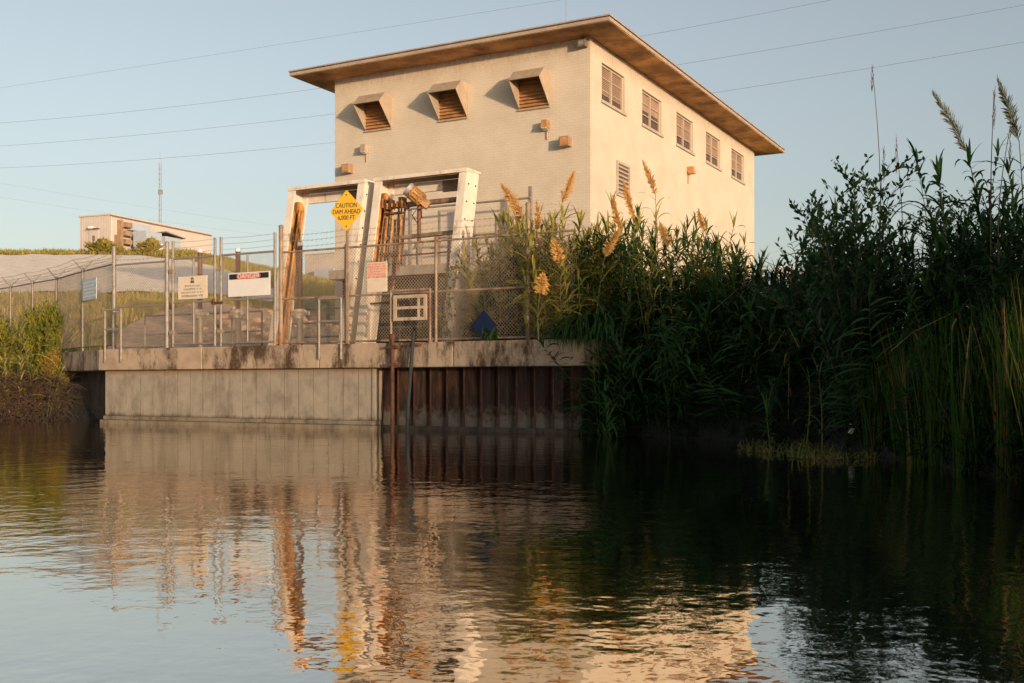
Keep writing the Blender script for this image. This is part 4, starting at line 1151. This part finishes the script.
# sunlit reeds behind the fence, left of the building corner
SUN = 'yellow green leafy reed catching the low sun behind the fence'
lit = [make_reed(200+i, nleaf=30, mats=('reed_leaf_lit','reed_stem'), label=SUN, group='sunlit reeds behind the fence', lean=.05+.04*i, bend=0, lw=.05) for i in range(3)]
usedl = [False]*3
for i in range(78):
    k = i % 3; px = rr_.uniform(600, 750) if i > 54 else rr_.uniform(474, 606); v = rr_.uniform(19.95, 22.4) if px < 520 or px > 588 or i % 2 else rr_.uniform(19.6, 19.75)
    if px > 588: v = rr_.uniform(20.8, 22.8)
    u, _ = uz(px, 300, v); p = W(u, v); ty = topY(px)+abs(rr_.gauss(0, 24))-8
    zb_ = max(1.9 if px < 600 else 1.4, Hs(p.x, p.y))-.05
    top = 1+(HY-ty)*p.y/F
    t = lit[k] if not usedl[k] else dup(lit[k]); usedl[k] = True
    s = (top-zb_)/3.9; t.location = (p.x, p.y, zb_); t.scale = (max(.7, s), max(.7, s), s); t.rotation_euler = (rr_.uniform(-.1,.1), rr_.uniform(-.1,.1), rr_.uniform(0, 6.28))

# the rest of the reed bed as one mass
rb = MB(); rnd = random.Random(88)
for i in range(270):
    lit_ = 130 <= i < 190
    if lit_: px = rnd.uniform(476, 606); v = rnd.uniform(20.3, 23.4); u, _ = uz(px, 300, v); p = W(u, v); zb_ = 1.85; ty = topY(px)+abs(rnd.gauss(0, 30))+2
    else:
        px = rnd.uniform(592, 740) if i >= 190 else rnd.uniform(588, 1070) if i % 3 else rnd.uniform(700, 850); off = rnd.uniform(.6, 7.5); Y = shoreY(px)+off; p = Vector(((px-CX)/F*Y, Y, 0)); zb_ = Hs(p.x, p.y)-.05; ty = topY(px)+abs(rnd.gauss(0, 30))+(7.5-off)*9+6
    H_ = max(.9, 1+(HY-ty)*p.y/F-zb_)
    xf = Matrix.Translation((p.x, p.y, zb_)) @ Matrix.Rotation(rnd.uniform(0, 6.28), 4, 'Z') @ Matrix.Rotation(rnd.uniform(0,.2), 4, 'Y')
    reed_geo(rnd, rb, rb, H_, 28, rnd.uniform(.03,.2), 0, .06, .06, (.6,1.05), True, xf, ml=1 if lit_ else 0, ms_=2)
tag(rb.build('reed_bed', [M['reed_leaf'], M['reed_leaf_lit'], M['reed_stem_dark']]), 'mass of further reeds filling the thicket', 'reeds', kind='stuff')

# plumed reeds, each its own
plumed = [(522,188,22.0,'plume','broad ginger plume leaning left beside the leaning frame',.62,.13,-.12),
          (537,206,22.3,'plume','pale narrow plume half hidden behind the leftmost broad plume',.55,.07,.02),
          (546,226,22.6,'plume','loose pale ginger plume bending left in front of the brick wall',.62,.10,-.14),
          (563,176,22.0,'plume','upright ginger plume standing tallest left of the building corner',.60,.10,.0),
          (561,243,21.3,'plume','short ginger plume on the same height as the fence top rail',.45,.11,-.03),
          (540,276,20.9,'plume','low bushy orange plume in front of the drooping sunlit leaves',.38,.13,.03),
          (622,200,21.6,'plume','slanting ginger plume just right of the building corner',.70,.08,-.16),
          (634,187,22.0,'plume','narrow ginger plume pointing at the louvred side vent',.70,.08,-.08),
          (656,166,22.0,'plume','tallest ginger plume below the row of side windows',.62,.075,-.06),
          (606,232,21.4,'plume','tufted brownish plume low at the building corner',.50,.10,.04),
          (668,226,21.4,'plume','dull brown plume below the side wall lamp',.45,.09,-.03),
          (704,210,21.0,'plume','short ginger plume leaning left under the middle side windows',.42,.07,-.16),
          (967,100,15.6,'plume_dark','tall grey green plume against the sky on the right bank',.85,.10,-.10),
          (1019,90,15.2,'plume_dark','grey green plume at the very edge above the right bank',.80,.10,-.03)]
for i, (px, ty, Y, m_, lab, pl_, pr2, ln) in enumerate(plumed):
    X = (px-CX)/F*Y; zb_ = max(1.88 if px < 590 else 0, Hs(X, Y)); top = 1+(HY-ty)*Y/F
    Hh = max(.6, top-zb_-pl_*.9)
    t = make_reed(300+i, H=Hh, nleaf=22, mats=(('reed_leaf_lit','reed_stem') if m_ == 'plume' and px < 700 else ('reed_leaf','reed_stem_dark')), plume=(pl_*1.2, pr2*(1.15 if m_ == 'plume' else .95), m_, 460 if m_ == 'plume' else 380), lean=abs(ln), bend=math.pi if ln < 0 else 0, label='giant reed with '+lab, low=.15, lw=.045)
    t.location = (X-ln*Hh, Y, zb_)

# thin dry stalks rising from the right bank
for i, (px, ty, yb_, dx, lab) in enumerate(((872,64,300,10,'tallest bare dry stalk bending above the leafy willow shrub'),(994,92,290,-4,'straight reddish dry stalk beside the grey green plume'),(896,140,300,8,'thin bare stalk curving beside the leafy willow shrub'),(1010,128,290,-14,'slanting dry stalk near the right edge above the reeds'),(884,150,300,-6,'short bare stalk standing right of the willow shrub'))):
    Y = shoreY(px)+2.6; X = (px-CX)/F*Y; zb_ = Hs(X, Y); top = 1+(HY-ty)*Y/F
    t = thing('dry_stalk', lab, 'stalk', (X, Y, zb_)); Hh = top-zb_
    b = MB(); b.tube([(-dx/F*Y*f*0+math.sin(f*3)*dx/F*Y-math.sin(3)*dx/F*Y, 0, Hh*f) for f in [k/10 for k in range(11)]], .012, 6, r1=.004); b.build('stem', M['wood'], t)
    b = MB(); rnd = random.Random(i); e0 = Vector((0,0,Hh))
    for k in range(24):
        f = rnd.uniform(0,.55); b.tube([e0-Vector((0,0,f)), e0+Vector((rnd.uniform(-.03,.03), rnd.uniform(-.03,.03), .1-f))], .003, 3, caps=False)
    b.build('seed_head', M['drywood'], t)

rnd = random.Random(93)
for i in range(16):
    px = rnd.uniform(600, 1015); Y = shoreY(px)+rnd.uniform(.0, 2.5); X = (px-CX)/F*Y; zb_ = max(0, Hs(X, Y))-.05; Hh = rnd.uniform(1.4, 2.8)
    t = thing('broken_stalk', 'bent dead tan stalk among the green reeds of the right bank', 'stalk', (X, Y, zb_), rnd.uniform(0, 6.28), 'dead stalks in the thicket')
    b = MB(); k_ = rnd.uniform(.45,.75); L2 = rnd.uniform(.5, 1.2)
    b.tube([(0,0,0),(.05*Hh,0,Hh*k_*.5),(.12*Hh,0,Hh*k_),(.12*Hh+L2*.8,.1,Hh*k_+L2*rnd.uniform(-.5,.3))], .011, 5, r1=.005, caps=False); b.build('stem', M['drystalk'], t)
    b = MB()
    for j in range(7):
        f = rnd.uniform(.2, 1); an = rnd.uniform(0, 6.28); strap(b, (.12*Hh*f, 0, Hh*k_*f), (math.cos(an), math.sin(an), 0), rnd.uniform(-.2,.7), rnd.uniform(.3,.6), .03, rnd.uniform(1.5, 3.2), rnd=rnd)
    b.build('leaves', M['dry_blade'], t)

# shrubs on the right bank
ws = make_shrub('willow_shrub', 'loose leafy willow shrub spreading left against the sky', 'shrub', 5, 3.2, 1.05, ('shrub_leaf','wood'), nbr=14, leaf=(.10,.022), nl=14, sub=3)
def place(t, px, Y, ztop=None, hn=None, rot=0):
    X = (px-CX)/F*Y; zb_ = Hs(X, Y)-.05; t.location = (X, Y, zb_); t.rotation_euler.z = rot
    if ztop: s = (ztop-zb_)/hn; t.scale = (s, s, s)
    return t
place(ws, 853, 17.0, 1+(HY-172)*17.0/F, 3.25)
place(dup(ws, label='dense dark shrub tucked behind the reeds near the right edge'), 950, 17.5, 1+(HY-195)*17.5/F, 3.25, 2.0)

# undergrowth: countless small leaves clothing the bank
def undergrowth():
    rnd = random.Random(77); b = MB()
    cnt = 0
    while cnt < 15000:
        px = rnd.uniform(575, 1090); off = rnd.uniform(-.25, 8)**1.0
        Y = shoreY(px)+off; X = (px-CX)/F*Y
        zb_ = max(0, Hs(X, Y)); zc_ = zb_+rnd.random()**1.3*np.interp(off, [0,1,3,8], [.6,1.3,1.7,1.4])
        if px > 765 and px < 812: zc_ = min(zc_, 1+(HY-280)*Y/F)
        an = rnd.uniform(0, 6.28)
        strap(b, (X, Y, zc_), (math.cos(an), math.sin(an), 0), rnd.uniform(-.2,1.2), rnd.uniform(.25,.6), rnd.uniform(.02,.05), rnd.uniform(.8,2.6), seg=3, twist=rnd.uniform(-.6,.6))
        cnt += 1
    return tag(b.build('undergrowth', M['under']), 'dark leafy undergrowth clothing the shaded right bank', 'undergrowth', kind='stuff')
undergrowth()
def fence_weeds():
    rnd = random.Random(78); b = MB()
    for i in range(7500):
        px = rnd.uniform(474, 625); v = rnd.uniform(19.95, 23.0); u, _ = uz(px, 300, v); p = W(u, v)
        h = np.interp(px, [474,490,520,620], [.5,1.3,2.0,2.2])
        z = 1.9+rnd.random()**1.2*h; an = rnd.uniform(0, 6.28)
        strap(b, (p.x, p.y, z), (math.cos(an), math.sin(an), 0), rnd.uniform(0,1.3), rnd.uniform(.2,.5), rnd.uniform(.015,.04), rnd.uniform(.8,2.4), seg=3, twist=rnd.uniform(-.6,.6))
    for i in range(2600):
        px = rnd.uniform(366, 466); v = rnd.uniform(23.0, 27.5); u, _ = uz(px, 300, v); p = W(u, v)
        z = 1.9+rnd.random()*.6; an = rnd.uniform(0, 6.28)
        strap(b, (p.x, p.y, z), (math.cos(an), math.sin(an), 0), rnd.uniform(.3,1.3), rnd.uniform(.2,.45), rnd.uniform(.02,.04), rnd.uniform(.8,2), seg=3)
    return tag(b.build('weeds', M['shrub_leaf']), 'green weeds growing on the deck behind the chain link fence', 'weeds', kind='stuff')
fence_weeds()
# tufts hanging over the cap
def hanging(px, label, seed, n=26, L_=(.4,.8)):
    u, _ = uz(px, 345, 19.5); t = bthing('hanging_plant', label, 'plant', u, 19.55, 1.94)
    rnd = random.Random(seed); b = MB()
    for i in range(n):
        strap(b, (rnd.uniform(-.15,.15), rnd.uniform(-.05,.15), 0), (rnd.uniform(-.7,.7), -1, 0), rnd.uniform(.5,1.2), rnd.uniform(*L_), .04, rnd.uniform(2.6,3.6), rnd=rnd, seg=6)
    b.build('leaves', M['reed_leaf'], t)
    b = MB(); b.tube([(0,.1,-.03),(0,.0,.1)], .02, 6); b.build('stem', M['reed_stem'], t)
hanging(491, 'small green tuft hanging over the cap below the blue board', 1, 16)
hanging(560, 'leafy tuft spilling over the cap left of the dark thicket', 2, 30)
hanging(600, 'wide leafy tuft sprawling over the hidden end of the cap', 4, 80, (.7,1.4))
hanging(582, 'thick leafy tuft spilling over the end of the wall cap', 3, 80, (.7,1.3))
# vine on the right leg of the motor frame
t = bthing('climbing_vine', 'sparse vine climbing the leg of the motor frame', 'vine', -12.78, 20.42, 1.93)
b = MB(); bl = MB(); rnd = random.Random(8)
for k in range(5):
    q_ = [(rnd.uniform(-.1,.15)+.06*math.sin(f*6+k), -.03+shear_fn(1.93+f*1.9), f*rnd.uniform(1.6,2.0)) for f in [i/8 for i in range(9)]]
    b.tube(q_, .006, 4, caps=False)
    for c in q_:
        for j in range(2):
            o_ = Vector((rnd.uniform(-1,1), rnd.uniform(-1,.2), rnd.uniform(-.6,.6))).normalized()*.09; w = o_.cross(Vector((0,1,.3))).normalized()*.035; c_ = Vector(c)
            bl.add([c_, c_+o_*.5+w, c_+o_, c_+o_*.5-w], [(0,1,2,3)])
b.build('stem', M['wood'], t); bl.build('foliage', M['bush_leaf'], t)

# cattails at the right edge
def make_cattail(seed, n=46, dry=0.15):
    rnd = random.Random(seed); t = thing('cattail_clump', '', 'cattail', (0,0,0))
    b = MB(); bd = MB()
    for i in range(n):
        an = rnd.uniform(0, 6.28); r_ = .22*math.sqrt(rnd.random()); c = Vector((math.cos(an)*r_, math.sin(an)*r_, -.3))
        a2 = rnd.uniform(0, 6.28)
        strap(bd if rnd.random() < dry else b, c, (math.cos(a2), math.sin(a2), 0), rnd.uniform(1.36,1.55), rnd.uniform(1.5,2.6), rnd.uniform(.018,.030), rnd.uniform(.0,.5), seg=6, twist=rnd.uniform(-1,1))
    b.build('green_blades', M['cattail'], t); bd.build('dry_blades', M['dry_blade'], t)
    return t
CT = 'green cattail clump with upright blades at the shaded water edge'
CG = 'golden cattail clump catching the sun at the right edge'
ct = [make_cattail(400+i) for i in range(3)]; cg = [make_cattail(410, 40, .5), make_cattail(411, 40, .35)]
uc = [False]*5
for i in range(60):
    px = rr_.uniform(845, 1075); Y = shoreY(px)+rr_.uniform(-.2, 1.6); X = (px-CX)/F*Y
    gold = px > 985 and Y < shoreY(px)+.15
    k = 3+i % 2 if gold else i % 3
    src = (ct+cg)[k]; t = src if not uc[k] else dup(src); uc[k] = True
    s = rr_.uniform(.8, 1.08)*float(np.interp(px, [845,900,1024], [.62,.78,.84])); t.location = (X, Y, max(0, Hs(X, Y)-.2)*.6); t.scale = (s, s, s); t.rotation_euler = (0, 0, rr_.uniform(0, 6.28))
    t['label'] = CG if gold else CT; t['group'] = 'golden cattails at the right edge' if gold else 'green cattails at the water edge'
# bright foremost stalk bundle standing in the water
t = dup(cg[0], label='thick golden stalk bundle standing foremost in the water'); t['group'] = ''; del t['group']
t.location = ((1003-CX)/F*11.25, 11.25, -.05); t.scale = (.35, .35, .82); t.rotation_euler.z = 1.0

# floating weeds and the small plants on them
def floating():
    rnd = random.Random(31); b = MB()
    for i in range(2300):
        px = rnd.uniform(735, 890)
        if math.sin(px*.11)+math.sin(px*.047+1)+rnd.uniform(-1.2,1.2) < -.3: continue
        tall_ = 1+1.2*max(0, math.sin(px*.19))*rnd.random(); f = (px-735)/155
        y_ = rnd.uniform(440+8*f, 452+12*min(1, f*1.5)-10*max(0, f-.8)*5)
        Y = F/(y_-HY); X = (px-CX)/F*Y
        an = rnd.uniform(0, 6.28)
        strap(b, (X, Y, rnd.uniform(0,.03)), (math.cos(an), math.sin(an), 0), rnd.uniform(.1,1.4), rnd.uniform(.02,.085)*tall_*(1+1.5*(rnd.random() < .06)), rnd.uniform(.012,.03), rnd.uniform(.3,2), seg=2)
    return tag(b.build('floating_weeds', M['weed']), 'mat of low weeds floating at the foot of the reeds', 'water weeds', kind='stuff')
floating()
for i, (px, Y, h, lab) in enumerate(((806,16.2,.95,'slim bright green seedling reed on the floating weed mat'),(822,16.0,1.1,'taller seedling reed beside the bright one on the weed mat'),(770,17,.5,'short seedling reed at the left of the weed mat'))):
    t = make_reed(500+i, H=h, nleaf=14, mats=('weed','reed_stem'), lean=.1, label=lab, lw=.025, ll=(.2,.35)); t.location = ((px-CX)/F*Y, Y, 0)
# discarded cup
p = P(852, 429, 16.2)
t = thing('plastic_cup', 'small white plastic cup caught in the dark reeds', 'cup', p)
b = MB(); b.lathe([(.038,-.07),(.044,-.03),(.052,.05),(.055,.055)], (0,0,0), 16); b.build('cup_body', M['white'], t)
b = MB(); b.lathe([(.058,.0565),(.058,.066),(.045,.07)], (0,0,0), 16); b.build('cup_lid', M['sign_white'], t)
t.rotation_euler = (R(14), R(18), 0)

# ------------------------------------------------------------------ left bank
YL = 31.5
lb = make_shrub('river_bush', 'yellow green leafy bush on the bank in front of the left fence', 'bush', 15, 3.0, 1.0, ('bush_leaf','wood'), nbr=34, leaf=(.15,.034), nl=16, sub=4)
X = (44-CX)/F*31.8; lb.location = (X, 31.8, .9); s = (1+(HY-304)*31.8/F-.9)/3.0; lb.scale = (s*.62, s*.62, s)
t = dup(lb, label='shorter yellow green bush at the picture edge of the left bank'); X = (-2-CX)/F*32.5; t.location = (X, 32.5, .8); s = (1+(HY-318)*32.5/F-.8)/3.0; t.scale = (s*.95, s*.95, s); t.rotation_euler.z = 2
t = dup(lb, label='small low bush between the tall yellow bush and the wall return'); X = (58-CX)/F*30.9; t.location = (X, 30.9, .5); s = .5; t.scale = (s*.8, s*.8, s); t.rotation_euler.z = 4
LR = 'yellow green reed among the bushes on the left bank'
lr = [make_reed(600+i, nleaf=26, mats=('reed_leaf_lit','reed_stem'), label=LR, group='reeds of the left bank', lw=.05) for i in range(2)]
for i in range(34):
    k = i % 2; t = lr[k] if i < 2 else dup(lr[k])
    px = rr_.uniform(-40, 60); Y = rr_.uniform(30.0, 31.0); X = (px-CX)/F*Y; zb_ = max(.1, Hs(X, Y)); top = 1+(HY-rr_.uniform(302, 366))*Y/F
    s = max(.25, (top-zb_)/3.9); t.location = (X, Y, zb_); t.scale = (max(.6, s), max(.6, s), s); t.rotation_euler = (rr_.uniform(-.2,.3), rr_.uniform(-.2,.2), rr_.uniform(0, 6.28))
rnd = random.Random(41); b = MB()
for i in range(2600):
    px = rnd.uniform(-80, 68); Y = rnd.uniform(29.9, 31.6); X = (px-CX)/F*Y
    z = rnd.uniform(.0, 1.25); an = rnd.uniform(0, 6.28)
    p = Vector((X, Y, z)); d = Vector((math.cos(an), math.sin(an)*.6-.3, rnd.uniform(-.8,.5))).normalized(); L_ = rnd.uniform(.3,.9)
    b.tube([p, p+d*L_*.5+Vector((0,0,.06)), p+d*L_+Vector((0,0,-.1))], rnd.uniform(.005,.012), 4, r1=.003, caps=False)
tag(b.build('dry_brush', M['drywood']), 'tangle of dry brown stems below the left bushes', 'dry brush', kind='stuff')
rnd = random.Random(71); b = MB()
for i in range(190):
    px = rnd.uniform(205, 345); Y = rnd.uniform(29.5, 41) if px < 230 else rnd.uniform(32, 44); X = (px-CX)/F*Y
    if math.sin(px*.06+Y*.5)+rnd.uniform(-1,1) < 0: continue
    z = Hs(X, Y)+.12; r_ = rnd.uniform(.08,.34); vs = []
    rm = Matrix.Rotation(rnd.uniform(0, 6.28), 3, 'Z') @ Matrix.Rotation(rnd.uniform(-.5,.5), 3, 'X')
    for k in range(2):
        m = 6
        for j in range(m):
            an = 6.283*j/m+rnd.uniform(-.3,.3); q_ = rm @ Vector((math.cos(an)*r_*rnd.uniform(.7,1.2), math.sin(an)*r_*rnd.uniform(.6,1.0), (k-.4)*r_*rnd.uniform(.6,1.0)))
            vs.append((X+q_.x, Y+q_.y, z+q_.z))
    b.add(vs, [tuple(range(6))[::-1], tuple(range(6, 12))]+[(j, (j+1) % 6, 6+(j+1) % 6, 6+j) for j in range(6)])
tag(b.build('riprap', M['apron']), 'reddish broken stone scattered over the slope behind the gates', 'riprap', kind='stuff')
# bushes beside the metal building
hb = make_shrub('hill_bush', 'sunlit yellow bush below the metal building door', 'bush', 25, 2.0, 1.6, ('grass','wood'), nbr=16, leaf=(.35,.09), nl=9, sub=3)
def on_hill(t, px, Y, h, hn, sxy=1):
    X = (px-CX)/F*Y; t.location = (X, Y, Hs(X, Y)); s = h/hn; t.scale = (s*sxy, s*sxy, s); return t
on_hill(hb, 99, 95, 1.45, 2.0, 1.15)
on_hill(dup(hb, label='dark green bush in front of the air units on the hill'), 148, 95, 1.5, 2.0, .9)
on_hill(dup(hb, label='low yellow bush at the beige building corner on the hill'), 114, 96, 1.0, 2.0, 1)
# hill and meadow grass
rnd = random.Random(51); b = MB()
def tuft(X, Y, h, w):
    z = Hs(X, Y)
    for j in range(3):
        an = rnd.uniform(0, 6.28); strap(b, (X+rnd.uniform(-.3,.3)*h, Y+rnd.uniform(-.3,.3)*h, z-.02), (math.cos(an), math.sin(an), 0), rnd.uniform(.8,1.5), h*rnd.uniform(.6,1.2), w, rnd.uniform(.3,1.4), seg=2)
for i in range(3200):
    px = rnd.uniform(-40, 350); Y = rnd.uniform(94, 104); tuft((px-CX)/F*Y, Y, .55, .09)
for i in range(3000):
    px = rnd.uniform(-40, 300); Y = rnd.uniform(38.5, 51.3)
    if px > 120 and Y < np.interp(px, [100,130,200,260,352], [31.5,38,45,46,40]): continue
    tuft((px-CX)/F*Y, Y, .4, .05)
for i in range(1600):
    px = rnd.uniform(-40, 118); Y = rnd.uniform(33, 40); tuft((px-CX)/F*Y, Y, .35, .035)
for i in range(1800):
    px = rnd.uniform(165, 340); Y = rnd.uniform(52, 93)
    if Y < np.interp(px, [165,228,270,285], [87,78,66,60]): continue
    tuft((px-CX)/F*Y, Y, .6, .08)
tag(b.build('grass', M['grass']), 'yellow green grass covering the hill and the mound behind the fence', 'grass', kind='stuff')

# ------------------------------------------------------------------ trees on the opposite bank, behind the viewer: they shade the right bank
SX, SY = .527, -.85
def treeline():
    rnd = random.Random(61); b = MB()
    for i in range(9000):
        s_ = rnd.uniform(10.6, 52); t_ = rnd.uniform(-46, -40)
        H = np.interp(s_, [10.6,11.2,12,12.6,13.4,14.2,52], [4.2,6.3,7.5,8.3,8.4,8.5,8.8])+.35*math.sin(s_*1.3)+.25*math.sin(s_*4.1)
        z = H*(1-rnd.random()**1.8*1.0) if rnd.random() < .5 else rnd.uniform(0, H)
        c = Vector((s_*.85-t_*SX, s_*SX+t_*.85, z))
        n_ = Vector((rnd.uniform(-1,1), rnd.uniform(-1,1), rnd.uniform(-1,1))).normalized(); a_ = n_.orthogonal().normalized()*rnd.uniform(.25,.55); b_ = n_.cross(a_)
        b.add([c-a_-b_, c+a_-b_*.6, c+a_*.8+b_, c-a_*.5+b_*.9], [(0,1,2,3)])
    return tag(b.build('treeline', M['under']), 'dense trees lining the opposite bank', 'treeline', kind='stuff')
treeline()

# ------------------------------------------------------------------ light, sky, camera
SUN_EL = R(5.0); SUN_AZ = math.atan2(SX, SY)
w = bpy.data.worlds.new('World'); sc.world = w; w.use_nodes = True
nt = w.node_tree; bg = nt.nodes['Background']
sky = nt.nodes.new('ShaderNodeTexSky'); sky.sky_type = 'NISHITA'; sky.sun_disc = False
sky.sun_elevation = SUN_EL; sky.sun_rotation = SUN_AZ; sky.air_density = 1.0; sky.dust_density = 2.2; sky.ozone_density = 1.5
hs = nt.nodes.new('ShaderNodeHueSaturation'); hs.inputs['Saturation'].default_value = .50
nt.links.new(sky.outputs[0], hs.inputs['Color']); nt.links.new(hs.outputs[0], bg.inputs['Color']); bg.inputs['Strength'].default_value = .126
sl = bpy.data.lights.new('sun', 'SUN'); sl.energy = 2.2; sl.angle = R(1.5); sl.color = (1.0, .70, .455)
so = bpy.data.objects.new('sun', sl); COL.objects.link(so)
d = Vector((SX*math.cos(SUN_EL), SY*math.cos(SUN_EL), math.sin(SUN_EL)))
so.rotation_euler = d.to_track_quat('Z', 'Y').to_euler(); so.location = d*60

cam = bpy.data.cameras.new('camera'); co = bpy.data.objects.new('camera', cam); COL.objects.link(co)
co.location = (0, 0, 1.0); co.rotation_euler = (math.pi/2, 0, 0)
cam.sensor_width = 36; cam.lens = F/1024*36; cam.shift_y = (HY-341.5)/1024; cam.clip_end = 3000; cam.clip_start = .1
sc.camera = co
sc.view_settings.view_transform = 'Standard'; sc.view_settings.look = 'None'; sc.view_settings.gamma = 1; sc.view_settings.exposure = 1.18
sc.render.engine = 'CYCLES'
sc.cycles.max_bounces = 6
